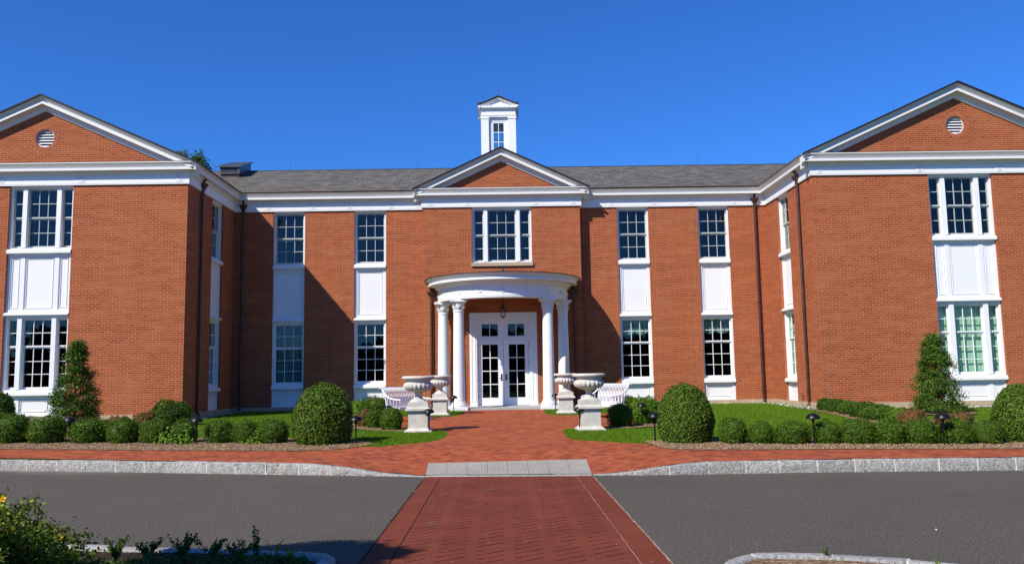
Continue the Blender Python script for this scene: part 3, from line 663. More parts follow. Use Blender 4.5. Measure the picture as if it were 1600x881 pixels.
# main roof
q = MB(); q.prism([(YM-.33, ZE), (35.6, ZE+.42*4.885), (40.9, ZE), (40.9, ZE-.05), (35.6, ZE+.42*4.885-.05), (YM-.33, ZE-.03)], -13.6, 13.8, axis='x')
part(q, 'main_roof', 'slate')
q = MB(); q.box(-12.5, 12.5, 35.56, 35.64, ZE+.42*4.885-.01, ZE+.42*4.885+.02); part(q, 'ridge_cap', 'lead')
for x, y, z in ((-9.1, 35.6, 10.55), (-3.6, 35.6, 10.55), (3.9, 35.6, 10.55), (8.6, 35.6, 10.55), (XCL+1.1, YW+1.4, 10.2), (XCR-1.3, YW+1.4, 10.2)):
    q = MB(); q.tube([(x, y, z-.05), (x, y, z+.55)], .005, 5); part(q, 'lightning_rod', 'lead')
# louvred box on the left roof
q = MB(); q.box(-11.60, -10.84, 34.13, 35.5, 9.7, 10.07); bxp = part(q, 'roof_vent_base', 'copper')
q = MB(); q.prism([(34.10, 10.07), (35.60, 10.07), (35.60, 10.90), (34.10, 10.38)], -11.63, -10.81, axis='x')
for a in (-11.63, -10.89): q.box(a, a+.08, 34.07, 34.10, 10.12, 10.33)
for z in (10.07, 10.33): q.box(-11.63, -10.81, 34.068, 34.10, z, z+.05)
for k in range(4): q.prism([(34.08, 10.13+k*.045), (34.10, 10.13+k*.045), (34.10, 10.16+k*.045)], -11.55, -10.89, axis='x')
q.build('louvre_box', 'lead', bxp)
q = MB(); q.prism([(34.0, 10.345), (35.7, 10.935), (35.7, 10.985), (34.0, 10.40)], -11.70, -10.74, axis='x'); q.build('box_roof', 'lead', bxp)

# ------------------------------------------------------------------ windows
def window(x, y, z, rz, w_, h, lites, rows, rail_at, nm='window', curtain=None, sill=True, stone=False, label=None, blind=None):
    """local: x across, +y into the wall, brick face at y=0. lites=[(x0,x1,ncol)]; rows panes; rail after rail_at rows from the top"""
    q = MB(); a = w_/2; y0, y1 = .075, .29
    q.box(-a, -a+.062, y0, y1, 0, h); q.box(a-.062, a, y0, y1, 0, h); q.box(-a+.062, a-.062, y0, y1, h-.075, h); q.box(-a+.062, a-.062, y0, y1, 0, .05)
    for (l0, l1, n_), (m0, m1, n2) in zip(lites, lites[1:]): q.box(l1, m0, y0-.02, y1, .05, h-.075)
    W = q.build(nm, 'white', B, loc=(x, y, z), rz=rz)
    if label: W['label'] = label
    sa = MB(); pa = MB(); zt, zb = h-.075, .05; ht = zt-zb; rh = (ht-.05)/rows; zr = zt-rail_at*rh-.02
    for (l0, l1, nc) in lites:
        for (s0, s1, sy, nr, bot) in ((zr-.0, zt, .160, rail_at, .045), (zb, zr+.0, .205, rows-rail_at, .075)):
            st_ = .042
            sa.box(l0, l0+st_, sy, sy+.04, s0, s1); sa.box(l1-st_, l1, sy, sy+.04, s0, s1)
            sa.box(l0+st_, l1-st_, sy, sy+.04, s0, s0+bot); sa.box(l0+st_, l1-st_, sy, sy+.04, s1-.045, s1)
            gx0, gx1, gz0, gz1 = l0+st_, l1-st_, s0+bot, s1-.045
            for i in range(1, nc): xm = gx0+(gx1-gx0)*i/nc; sa.box(xm-.010, xm+.010, sy+.004, sy+.036, gz0, gz1)
            for i in range(1, nr):
                zm = gz0+(gz1-gz0)*i/nr
                for jx in range(nc):
                    xa = gx0+(gx1-gx0)*jx/nc+(.0101 if jx else 0); xb = gx0+(gx1-gx0)*(jx+1)/nc-(.0101 if jx < nc-1 else 0)
                    sa.box(xa, xb, sy+.004, sy+.036, zm-.010, zm+.010)
            pa.box(gx0-.004, gx1+.004, sy+.017, sy+.023, gz0-.004, gz1+.004)
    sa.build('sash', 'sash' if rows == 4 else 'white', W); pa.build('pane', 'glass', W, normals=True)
    if sill:
        q = MB()
        if stone: q.box(-a-.03, a+.03, -.07, .2, -.13, 0.0)
        else: q.prism([(-.035, -.13), (-.035, -.05), (.0, -.02), (.0, -.0), (.25, -.0), (.25, -.15), (.02, -.15), (-.0, -.13)], -a+.002, a-.002, axis='x')
        q.build('sill', 'sillstone' if stone else 'white', W)
    if curtain:
        c0, c1, mat_ = curtain; q = MB(); n = int(w_*100); 
        for i in range(n+1):
            xx = -a-.14+(w_+.28)*i/n; fl = .15 if mat_ == 'curtain_green' else 1; yy = .36+fl*(.022*math.sin(xx*62)+.01*math.sin(xx*23))
            q.v += [(xx, yy, c0), (xx, yy, c1)]
        for i in range(n): q.f.append((2*i, 2*i+2, 2*i+3, 2*i+1))
        q.build('curtain', mat_, W, normals=False, smooth=60)
    if blind:
        b0, mat_ = blind; q = MB(); n = 24
        for i in range(n+1):
            xx = -a+.1+(w_-.2)*i/n; t_ = i/n*2; sag = .10*(1-(2*(t_ % 1)-1)**2)
            q.v += [(xx, .32, h-.06), (xx, .36, (h-.06+b0)/2), (xx, .33, b0-sag)]
        for i in range(n):
            for j in range(2): q.f.append((3*i+j, 3*i+3+j, 3*i+4+j, 3*i+1+j))
        q.build('valance', mat_, W, normals=False, smooth=60)
    return W
def panel(x, y, z0, z1, rz, w_, cells, shelf=True):
    """recessed white panelling between storeys; cells=[(x0,x1)]"""
    q = MB(); a = w_/2; h = z1-z0
    q.box(-a, a, .12, .25, 0, h)
    zr = .09; xs = [-a]
    for c0, c1 in cells: xs += [c0, c1]
    xs.append(a)
    for i in range(0, len(xs), 2): q.box(xs[i], xs[i+1], .085, .12, 0, h)
    for c0, c1 in cells: q.box(c0, c1, .085, .12, h-zr, h); q.box(c0, c1, .085, .12, 0, zr)
    for c0, c1 in cells:                                  # raised moulding inside each cell
        e0, e1, f0, f1 = c0+.045, c1-.045, zr+.045, h-zr-.045; t_ = .016
        q.box(e0, e1, .100, .12, f1-t_, f1); q.box(e0, e1, .100, .12, f0, f0+t_); q.box(e0, e0+t_, .100, .12, f0+t_, f1-t_); q.box(e1-t_, e1, .100, .12, f0+t_, f1-t_)
    P_ = q.build('window_panel', 'white', B, loc=(x, y, z0), rz=rz)
    if shelf:
        q = MB(); q.prism([(.085, 0), (.03, .0), (-.02, -.045), (-.03, -.05), (-.03, -.085), (.02, -.10), (.02, -.12), (.25, -.12), (.25, 0)], -a+.002, a-.002, axis='x'); q.build('shelf_moulding', 'white', P_)
    return P_
def bay(x, y, rz, hw, triple, cur=None, bl=None, lab=(None, None)):
    w_ = hw*2-.004
    if triple:
        g = .066
        lit = [(-hw+g, -.60*hw, 1), (-.46*hw, .46*hw, 3), (.60*hw, hw-g, 1)]
        cells = [(-hw+.09, -.60*hw), (-.46*hw, .46*hw), (.60*hw, hw-.09)]
    else: lit = [(-hw+.066, hw-.066, 3)]; cells = [(-hw+.12, hw-.12)]
    window(x, y, 5.80, rz, w_, ZF-5.80, lit, 4, 2, label=lab[0])
    panel(x, y, 3.80, 5.65, rz, w_, cells)
    window(x, y, 1.35, rz, w_, 3.68-1.35, lit, 5, 2, curtain=cur, blind=bl, label=lab[1])
    panel(x, y, .575, 1.20, rz, w_, cells, shelf=False)
bay(WL[0], YW, 0, WL[1], True)
bay(WR[0], YW, 0, WR[1], True, cur=(.0, 2.25, 'curtain_green'), lab=(None, 'ground floor window with pale green curtain'))
bay(MW[0][0], YM, 0, MW[0][1], False, cur=(.0, 1.32, 'curtain_teal'), lab=(None, 'ground floor window with sheer half curtain'))
bay(MW[1][0], YM, 0, MW[1][1], False)
bay(MW[2][0], YM, 0, MW[2][1], False, bl=(1.78, 'curtain_teal'))
bay(MW[3][0], YM, 0, MW[3][1], False, bl=(1.78, 'curtain_teal'))
bay(-10, SY, R(90), SW, False, cur=(.0, 2.25, 'curtain_teal'))
bay(10, SY, R(-90), SW, False, cur=(.0, 2.25, 'curtain_green'))
window(0, YP, 5.74, 0, 2.216, ZF-5.74, [(-1.044, -.67, 1), (-.53, .53, 3), (.67, 1.044, 1)], 4, 2, stone=True)
q = MB(); q.lathe([(.0, -.02), (.05, -.02), (.05, .0), (.02, .03), (.075, .08), (.085, .13), (.06, .18), (.0, .2)], n=16); q.xf(Matrix.Translation((-.02, YP, 5.42)) @ Matrix.Rotation(R(90), 4, 'X')); part(q, 'security_light', 'lead', smooth=40)

# ------------------------------------------------------------------ entrance door
D0 = .50
q = MB()                                                 # stepped casing
for s_ in (-1, 1):
    for a, b_, yy in ((.97, 1.235, -.02), (1.02, 1.06, -.035), (1.15, 1.19, -.035)):
        x0, x1 = sorted((s_*a, s_*b_)); q.box(x0, x1, YP+yy, YP+.12 if yy == -.02 else YP-.02, D0 if yy == -.02 else D0+.18, 3.88 if yy == -.02 else 3.70)
q.box(-.97, .97, YP-.02, YP+.12, 3.62, 3.88); q.box(-.97, .97, YP-.035, YP-.02, 3.66, 3.70); q.box(-1.235, 1.235, YP-.05, YP-.021, 3.83, 3.89)
q.box(-.97, -.93, YP+.02, YP+.30, D0, 3.62); q.box(.93, .97, YP+.02, YP+.30, D0, 3.62)
q.box(-.93, .93, YP+.02, YP+.30, 3.58, 3.62); q.box(-.93, .93, YP+.06, YP+.28, 2.90, 2.99)
part(q, 'door_casing', 'white')
q = MB(); pl = []
q.box(-.93, .93, YP+.12, YP+.2, 3.48, 3.58); q.box(-.93, .93, YP+.12, YP+.2, 2.99, 3.04)
for x0, x1 in ((-.93, -.79), (-.20, .17), (.77, .93)): q.box(x0, x1, YP+.12, YP+.2, 3.04, 3.48)
for x0, x1 in ((-.79, -.20), (.17, .77)):
    xm = (x0+x1)/2; q.box(xm-.012, xm+.012, YP+.13, YP+.17, 3.04, 3.48); pl.append((x0, x1))
tw = part(q, 'transom_window', 'white')
for x0, x1 in pl: pn = MB(); pn.box(x0-.01, x1+.01, YP+.152, YP+.158, 3.03, 3.49); pn.build('pane', 'glass', tw)
for s_ in (-1, 1):
    q = MB(); pn = MB(); x0, x1 = (-.925, -.004) if s_ < 0 else (.004, .925); g0, g1 = (-.785, -.205) if s_ < 0 else (.195, .78)
    ya, yb_ = YP+.14, YP+.19
    q.box(x0, g0, ya, yb_, D0+.02, 2.895); q.box(g1, x1, ya, yb_, D0+.02, 2.895); q.box(g0, g1, ya, yb_, D0+.02, D0+.30); q.box(g0, g1, ya, yb_, 2.73, 2.895)
    gz0, gz1 = D0+.30, 2.73; xm = (g0+g1)/2
    q.box(xm-.014, xm+.014, ya+.005, yb_-.005, gz0, gz1)
    for i in range(1, 4):
        zm = gz0+(gz1-gz0)*i/4
        q.box(g0, xm-.0141, ya+.005, yb_-.005, zm-.014, zm+.014); q.box(xm+.0141, g1, ya+.005, yb_-.005, zm-.014, zm+.014)
    pn.box(g0-.005, g1+.005, ya+.022, ya+.028, gz0-.005, gz1+.005)
    d = part(q, 'door', 'white'); pn.build('pane', 'glass', d)
    q = MB(); hx = s_*.085; q.box(hx-.025, hx+.025, ya-.012, ya, 1.42, 1.66); q.tube([(hx, ya-.01, 1.50), (hx, ya-.06, 1.50), (hx+s_*.10, ya-.065, 1.50)], .010, 8); q.tube([(hx-.0, ya-.01, 1.62), (hx, ya-.03, 1.62)], .018, 10)
    q.build('handle', 'steel', d)
    for z in (.85, 1.45, 2.1, 2.7): q = MB(); q.tube([(s_*.928, ya-.01, z-.05), (s_*.928, ya-.01, z+.05)], .012, 8); q.build('hinge', 'steel', d)
q = MB(); q.box(-1.36, 1.36, 28.92, YP+.1, .2, .495); q.box(-.97, .97, YP-.2, YP+.3, .495, .512); part(q, 'entrance_step', 'slab')

# ------------------------------------------------------------------ portico
def ring(prof, a0=0, a1=math.pi, n=56):
    pts = [(math.cos(math.pi+(a1-a0)*i/n)*0+math.cos(math.pi-0+math.pi*i/n), math.sin(math.pi+math.pi*i/n)) for i in range(n+1)]
    q = MB(); k = len(prof)
    for (cx_, sy_) in pts:
        for (r, z) in prof: q.v.append((cx_*r, YP+sy_*r, z))
    for i in range(n):
        for j in range(k): l = (j+1) % k; q.f.append((i*k+j, i*k+l, (i+1)*k+l, (i+1)*k+j))
    q.f.append(tuple(range(k))); q.f.append(tuple(n*k+j for j in reversed(range(k)))); return q
RF = 2.37
q = ring([(RF-.42, 4.25), (RF, 4.25), (RF, 4.30), (RF+.012, 4.305), (RF+.012, 4.33), (RF, 4.335), (RF, 4.68), (RF-.42, 4.68)]); pf = part(q, 'portico_frieze', 'white', smooth=40)
q = ring([(RF-.42, 4.682), (RF+.02, 4.682), (RF+.05, 4.70), (RF+.10, 4.77), (RF+.13, 4.79), (RF+.13, 4.81), (RF+.36, 4.83), (RF+.36, 4.90), (RF+.32, 4.905), (RF+.33, 4.94), (RF+.37, 4.99), (RF+.44, 5.03), (RF+.46, 5.035), (RF+.46, 5.055), (RF-.42, 5.055)]); part(q, 'portico_cornice', 'white', smooth=40)
q = MB(); n = 56
q.v = [(0, YP, 5.28)]+[(math.cos(math.pi+math.pi*i/n)*(RF+.50), YP+math.sin(math.pi+math.pi*i/n)*(RF+.50), 5.072) for i in range(n+1)]+[(math.cos(math.pi+math.pi*i/n)*(RF+.50), YP+math.sin(math.pi+math.pi*i/n)*(RF+.50), 5.052) for i in range(n+1)]
for i in range(n): q.f += [(0, 1+i, 2+i), (1+i, 2+n+i, 3+n+i, 2+i)]
part(q, 'portico_roof', 'copper', smooth=30)
q = MB(); q.v = [(0, YP, 4.42)]+[(math.cos(math.pi+math.pi*i/n)*(RF-.41), YP+math.sin(math.pi+math.pi*i/n)*(RF-.41), 4.42) for i in range(n+1)]
for i in range(n): q.f.append((0, 2+i, 1+i))
part(q, 'portico_ceiling', 'white')
for i in range(9):                                       # wreath medallions round the frieze
    a = math.pi+math.pi*(i+.5)/9; q = MB(); q.lathe([(.06, -.012), (.08, -.024), (.105, -.014), (.108, .02), (.055, .02)], n=20, cap=False, mod=lambda a_, i_: 1+.03*math.sin(a_*14))
    q.lathe([(0, -.008), (.02, -.008), (.025, .01), (0, .01)], n=8)
    q.xf(Matrix.Translation((RF*math.cos(a), YP+RF*math.sin(a), 4.50)) @ Matrix.Rotation(a+math.pi/2, 4, 'Z') @ Matrix.Rotation(R(90), 4, 'X') @ Matrix.Scale(-1, 4, (0, 0, 1)))
    q.build('wreath_medallion', 'white', pf, smooth=40)
COLS = [(-1.55, 29.08), (1.55, 29.08), (-2.16, 30.17), (2.16, 30.17)]
for cx_, cy_ in COLS:
    q = MB(); g0 = .72
    pr = [(.205, g0), (.213, g0+.03), (.207, g0+.08)]+[(.205-.030*(t_/10)**1.6, g0+.1+(3.80-g0-.1)*t_/10) for t_ in range(11)]
    pr += [(.19, 3.81), (.195, 3.83), (.19, 3.85), (.175, 3.86), (.175, 3.9)]
    q.lathe([(r, z) for r, z in pr], n=40); col = q.build('column', 'white', B, loc=(cx_, cy_, 0), smooth=40)
    q = MB(); q.cbox(0, 0, .40, .60, .60, .16); q.lathe([(.28, .56), (.295, .60), (.28, .645), (.25, .65), (.245, .67), (.25, .69), (.235, .72), (.2, .725)], n=40); q.build('column_base', 'white', col, smooth=40)
    q = MB(); q.lathe([(.178, 3.88), (.182, 3.95), (.195, 4.05), (.23, 4.13), (.275, 4.165)], n=48, mod=lambda a_, i_: 1+(.025 if i_ > 0 else 0)*math.cos(a_*16))
    for tier, (n_, z0, hh, r0) in enumerate(((8, 3.88, .13, .185),)):
        for k in range(n_):
            a = 2*math.pi*(k+.5)/n_; s0 = len(q.v)
            lp = [(-.055, 0, 0), (.055, 0, 0), (.07, .012, hh*.6), (.05, .05, hh*.92), (0, .085, hh), (-.05, .05, hh*.92), (-.07, .012, hh*.6)]
            q.v += [(x, -r0-y, z0+z) for x, y, z in lp]; q.v += [(x, -r0-y+.02, z0+z-.01) for x, y, z in lp]
            q.f.append(tuple(s0+i for i in range(7))); q.f.append(tuple(s0+13-i for i in range(7)))
            for i in range(7): j = (i+1) % 7; q.f.append((s0+i, s0+7+i, s0+7+j, s0+j))
            q.xf(Matrix.Rotation(a, 4, 'Z'), s0)
    s0 = len(q.v); ab = []
    for k in range(4):                                   # concave-sided abacus
        for t_ in (-1, -.6, 0, .6): 
            x = .30*t_; y = -.30+.045*(1-t_*t_); a = k*math.pi/2; ab.append((x*math.cos(a)-y*math.sin(a), x*math.sin(a)+y*math.cos(a)))
    ab = [p for p in ab]; q.prism(ab, 4.165, 4.248, axis='z')
    q.build('capital', 'white', col, smooth=35)

# lantern under the portico
L_ = empty('hanging_lantern', (.0, 29.55, 3.62)); tag(L_, 'black glazed lantern hanging in front of the entrance transom', 'lantern')
q = MB()
for k in range(6):
    a = math.pi/3*k; q.tube([(.075*math.cos(a), .075*math.sin(a), .05), (.115*math.cos(a), .115*math.sin(a), .32)], .010, 6)
q.lathe([(0, -.03), (.012, -.02), (.02, .0), (.03, .01), (.08, .04), (.08, .055), (0, .055)], n=6); q.lathe([(.0, .315), (.14, .315), (.135, .34), (.09, .38), (.05, .42), (.03, .47), (.012, .49), (.0, .5)], n=6)
q.build('lantern_frame', 'black', L_)
q = MB(); q.tube([(0, 0, .48), (0, 0, .80)], .008, 6); q.build('hanging_rod', 'black', L_)
q = MB(); q.lathe([(.07, .055), (.108, .315)], n=6, cap=False); q.build('lantern_glass', 'glass', L_)

# ------------------------------------------------------------------ downspouts
def downspout(x, y, ztop, zbot, nx, ny, head=True, r=.045):
    """nx, ny = direction out of the wall"""
    q = MB(); o = .075; px_, py_ = x+nx*o, y+ny*o
    pts = [(px_, py_, ztop-.28 if head else ztop), (px_, py_, zbot+.18), (px_+nx*.01, py_+ny*.01, zbot+.10), (px_+nx*.07, py_+ny*.07, zbot+.02)]
    q.tube(pts, r, 12)
    for z in (zbot+.5, zbot+2.6, zbot+4.7): q.tube([(px_, py_, z-.02), (px_, py_, z+.02)], r+.008, 12)
    d = part(q, 'downspout', 'copper', smooth=40)
    if head:
        q = MB()
        for z, k in ((0, .055), (.10, .06), (.13, .10), (.20, .115), (.22, .14), (.27, .145)): q.v += [(px_-k, py_-k*.8, ztop-.30+z), (px_+k, py_-k*.8, ztop-.30+z), (px_+k, py_+k*.8, ztop-.30+z), (px_-k, py_+k*.8, ztop-.30+z)]
        for i in range(5):
            for j in range(4): k = (j+1) % 4; q.f.append((4*i+j, 4*i+k, 4*i+4+k, 4*i+4+j))
        q.f += [(3, 2, 1, 0), (20, 21, 22, 23)]
        q.tube([(px_, py_, ztop-.05), (px_, py_, ztop+.02), (px_+nx*.10, py_+ny*.10, ztop+.12), (px_+nx*.12, py_+ny*.12, ztop+.2)], .04, 10)
        q.build('leader_head', 'copper', d, smooth=40)
downspout(-10, 27.45, 8.12, .45, 1, 0); downspout(10, 27.42, 8.12, .45, -1, 0)
downspout(-9.66, YM, 8.12, .48, 0, -1); downspout(9.56, YM, 8.12, .48, 0, -1)
downspout(-2.62, YP, 4.72, .48, 0, -1, r=.04); downspout(2.62, YP, 4.72, .48, 0, -1, r=.04)

# ------------------------------------------------------------------ cupola
CX, CY = -.06, 35.6
q = MB(); hw = .745
for sx_ in (-1, 1):
    for sy_ in (-1, 1):
        x0, x1 = sorted((sx_*hw, sx_*(hw-.33))); y0, y1 = sorted((sy_*hw, sy_*(hw-.33))); q.box(x0, x1, y0, y1, 10.0, 12.52)
        x0, x1 = sorted((sx_*(hw+.02), sx_*(hw-.345))); y0, y1 = sorted((sy_*(hw+.02), sy_*(hw-.345))); q.box(x0, x1, y0, y1, 12.52, 12.60)
for sy_ in (-1, 1):                                      # infill with a window hole, front and back
    y0, y1 = sorted((sy_*(hw-.10), sy_*(hw-.18)))
    q.box(-hw+.33, -.27, y0, y1, 10.0, 12.60); q.box(.27, hw-.33, y0, y1, 10.0, 12.60); q.box(-.27, .27, y0, y1, 12.42, 12.60); q.box(-.27, .27, y0, y1, 10.0, 11.05)
for sx_ in (-1, 1):
    x0, x1 = sorted((sx_*(hw-.10), sx_*(hw-.18))); q.box(x0, x1, -hw+.33, hw-.33, 10.0, 12.60)
q.cbox(0, 0, 12.60, 2*hw+.02, 2*hw+.02, .07); q.cbox(0, 0, 12.67, 2*hw+.05, 2*hw+.05, .03); q.cbox(0, 0, 12.70, 2*hw-.02, 2*hw-.02, .24)
q.cbox(0, 0, 12.94, 2*hw+.06, 2*hw+.06, .04); q.cbox(0, 0, 12.98, 2*hw+.22, 2*hw+.22, .09); 
cup = q.build('cupola', 'white', B, loc=(CX, CY, 0))
for rz_ in (0, 90, 180, 270):                            # four little pediments
    q = MB(); e_ = hw+.115; zt = 13.46
    q.rake([(-e_-.02, 13.10), (0, zt), (e_+.02, 13.10)], [(-.03, .0), (-.03, .12), (-.06, .10), (-.10, .06), (-.10, -.0)], -hw)
    q.prism([(-e_+.1, 13.07), (e_-.1, 13.07), (0, zt-.12)], -hw+.0, -hw+.10)
    q.build('pediment', 'white', cup, rz=R(rz_))
q = MB(); e_ = hw+.145; zt = 13.475; zb_ = 13.09
for k in range(4):
    for tri in (((-e_, -e_, zb_), (0, -e_, zt), (0, 0, zt)), ((0, -e_, zt), (e_, -e_, zb_), (0, 0, zt))):
        s0 = len(q.v); q.v += [p for p in tri]+[(p[0], p[1], p[2]+.035) for p in tri]; q.f += [(s0, s0+2, s0+1), (s0+3, s0+4, s0+5), (s0, s0+1, s0+4, s0+3), (s0+1, s0+2, s0+5, s0+4), (s0+2, s0, s0+3, s0+5)]
        q.xf(Matrix.Rotation(k*math.pi/2, 4, 'Z'), s0)
q.build('cupola_roof', 'copper', cup)
q = MB(); q.lathe([(.05, 0), (.03, .03), (.06, .06), (.085, .11), (.06, .16), (.02, .18), (.012, .25), (.006, .78)], (0, 0, 13.46), n=14); q.build('finial', 'copper', cup, smooth=50)
for sx_ in (-1, 1): q = MB(); q.tube([(sx_*.62, -.6, 13.1), (sx_*.62, -.6, 13.7)], .006, 5); q.build('lightning_rod', 'lead', cup)
for sy_, yy in ((-1, -hw+.11), (1, hw-.15)):
    q = MB(); q.box(-.27, -.22, yy, yy+.04, 11.05, 12.42); q.box(.22, .27, yy, yy+.04, 11.05, 12.42); q.box(-.22, .22, yy, yy+.04, 12.36, 12.42); q.box(-.22, .22, yy, yy+.04, 11.05, 11.12)
    q.box(-.012, .012, yy, yy+.03, 11.12, 12.36)
    for z in (11.53, 11.95): q.box(-.22, -.0121, yy, yy+.03, z-.012, z+.012); q.box(.0121, .22, yy, yy+.03, z-.012, z+.012)
    wn_ = q.build('cupola_window', 'white', cup); q = MB(); q.box(-.225, .225, yy+.012, yy+.018, 11.1, 12.38); q.build('pane', 'glass', wn_)

# faucet with hose on the right wing
F_ = empty('garden_faucet', (10, 28.05, .78)); tag(F_, 'brass garden faucet with a short green hose on the right wing side wall', 'faucet')
q = MB(); q.tube([(0, 0, 0), (-.10, 0, 0), (-.14, 0, -.05)], .016, 8); q.lathe([(0, 0), (.04, 0), (.04, .01), (0, .01)], (-.09, 0, .06), n=10); q.tube([(-.09, 0, 0), (-.09, 0, .07)], .008, 6); q.build('faucet', 'rust', F_, smooth=40)
q = MB(); q.tube([(-.14, 0, -.05), (-.15, 0, -.12), (-.12, -.05, -.25), (-.2, -.12, -.36), (-.35, -.2, -.375), (-.5, -.1, -.378)], .014, 8); q.build('hose', 'hose', F_, smooth=40)

# ================================================================== URNS
def make_urn(name):
    t = empty(name)
    q = MB(); q.cbox(0, 0, 0, .66, .66, .035); q.cbox(0, 0, .035, .62, .62, .055, .80); q.cbox(0, 0, .09, .46, .46, .40); q.cbox(0, 0, .49, .50, .50, .02, 1.1); q.cbox(0, 0, .51, .60, .60, .05); q.cbox(0, 0, .56, .58, .58, .03, .9)
    q.cbox(0, 0, .59, .49, .49, .115); q.build('pedestal', 'stone', t)
    q = MB(); q.cbox(0, 0, .705, .42, .42, .02); q.lathe([(.21, .725), (.20, .745), (.15, .775), (.11, .80), (.115, .81), (.11, .825), (.085, .84), (.075, .88), (.08, .91), (.11, .925), (.11, .94), (.09, .95)], n=32); q.build('urn_foot', 'stone', t, smooth=40)
    q = MB(); nl = 20
    pr = [(.09, .945), (.16, .955), (.26, .985), (.325, 1.03), (.355, 1.085), (.35, 1.135), (.325, 1.165), (.305, 1.172)]
    amp = [0, .02, .045, .055, .055, .045, .02, 0]
    q.lathe(pr, n=nl*8, mod=lambda a, i: 1+amp[i]*(abs(math.sin(a*nl/2))*1.6-.9))
    q.lathe([(.305, 1.165), (.295, 1.18), (.295, 1.235), (.31, 1.25), (.36, 1.262), (.395, 1.275), (.402, 1.295), (.39, 1.32), (.36, 1.335), (.345, 1.33), (.33, 1.28), (.28, 1.20), (.0, 1.17)], n=96, cap=False, mod=lambda a, i: 1+(.012*math.sin(a*48) if 4 <= i <= 7 else 0))
    q.build('bowl', 'stone', t, smooth=45); return t
u0 = make_urn('garden_urn'); u0.location = (-2.11, 20.53, H(-2.11, 20.53)); u0.rotation_euler.z = R(2)
tag(u0, 'large fluted stone urn left of the walk, in front of the left bench', 'urn', 'stone urns flanking the walk')
for (x, y, s_, rz_, lb) in ((-2.03, 26.76, .93, -2, 'fluted stone urn left of the walk, close to the portico columns'), (2.01, 20.22, 1, 3, 'large fluted stone urn right of the walk, in front of the right bench'), (1.93, 26.65, .93, 0, 'fluted stone urn right of the walk, close to the portico columns')):
    dup(u0, (x, y, H(x, y)), R(rz_), (s_,)*3 if s_ != 1 else None, lb)

# ================================================================== BENCHES
def make_bench(name):
    """faces -Y, 1.25 m long, wicker style with rolled top and curved arms"""
    t = empty(name); Lh = .62
    back = [(.24, .40), (.27, .55), (.30, .72), (.35, .86), (.41, .93), (.46, .955), (.50, .935)]   # y, z of the back slats
    q = MB()
    for i in range(19):
        x = -Lh+.03+i*(2*Lh-.06)/18; q.tube([(x, y, z) for y, z in back], .016, 6)
    for y, z in ((.25, .44), (.285, .64), (.50, .935), (.44, .95)): q.tube([(-Lh, y, z), (Lh, y, z)], .017 if z > .9 else .012, 7)
    q.build('backrest', 'bench', t, smooth=50)
    q = MB()
    for i in range(13): y = -.26+i*.042; q.box(-Lh+.02, Lh-.02, y, y+.03, .385+.00*i, .403)
    q.box(-Lh, Lh, -.30, -.265, .36, .405); q.box(-Lh, Lh, .235, .262, .36, .405); q.box(-Lh, -Lh+.03, -.265, .235, .36, .384); q.box(Lh-.03, Lh, -.265, .235, .36, .384)
    q.build('seat', 'bench', t)
    for s_ in (-1, 1):
        q = MB(); x = s_*Lh
        q.tube([(x, .40, .90), (x*1.02, .28, .78), (x*1.03, .10, .66), (x*1.03, -.12, .62), (x*1.02, -.27, .62), (x, -.33, .60), (x, -.31, .55)], .024, 8)
        for yy in (-.18, -.06, .06, .18): q.tube([(x, yy, .39), (x*1.02, yy, .63 if yy < .1 else .70)], .011, 6)
        q.build('armrest', 'bench', t, smooth=50)
        for y0, y1 in ((-.28, -.34), (.25, .34)):
            q = MB(); q.tube([(x*.98, y0, .40), (x*.98, y0+.02, .25), (x*.99, (y0+y1)/2, .12), (x, y1, .0)], [.024, .02, .018, .022], 8); q.build('leg', 'bench', t, smooth=50)
    q = MB(); q.prism([(-Lh, .36), (Lh, .36), (Lh*.8, .33), (0, .30), (-Lh*.8, .33)], -.30, -.285); q.build('apron', 'bench', t)
    return t
b0 = make_bench('garden_bench'); b0.location = (-2.80, 24.35, H(-2.80, 24.3)); b0.rotation_euler.z = R(52)
tag(b0, 'white slatted garden bench with rolled back behind the left front urn', 'bench', 'white garden benches')
dup(b0, (2.84, 24.15, H(2.84, 24.15)), R(-57), None, 'white slatted garden bench with rolled back behind the right front urn, bright in the sun')

# ================================================================== PATH LIGHTS
def make_light(name):
    t = empty(name); q = MB(); q.lathe([(.016, -.05), (.016, .36), (.020, .42), (.035, .47), (.05, .50), (.03, .505)], n=14); q.build('post', 'black', t, smooth=40)
    q = MB(); q.lathe([(.126, .480), (.135, .487), (.130, .515), (.110, .550), (.075, .575), (.035, .588), (.0, .590)], n=24, cap=False); q.lathe([(.133, .487), (.09, .50), (.0, .51)], n=24, cap=False); q.build('lamp_hood', 'black', t, smooth=50); return t
l0 = None
PL = [(-9.73, 19.02, 1, 'black mushroom path light at the far left, among the boxwood balls below the left wing'), (-6.59, 18.12, 1, 'black mushroom path light between boxwood balls below the left wing corner'),
      (-3.11, 17.57, 1, 'black mushroom path light just right of the left clipped topiary'), (-1.83, 20.25, .95, 'black mushroom path light in front of the left front urn'),
      (-1.68, 27.95, .95, 'small black path light beside the left portico column'), (1.7, 28.1, .95, 'small black path light beside the right portico column'),
      (1.75, 20.05, .95, 'black mushroom path light in front of the right front urn'), (2.99, 17.05, 1, 'black mushroom path light on the grass just left of the right clipped topiary'),
      (5.81, 15.98, 1, 'black mushroom path light among boxwood balls below the right wing downspout'), (8.02, 15.48, 1, 'black mushroom path light in front of the right holly tree'),
      (-3.05, 22.1, .95, 'black path light half hidden in the bushes left of the left bench'), (3.45, 21.35, .95, 'black path light half hidden in the bushes right of the right bench')]
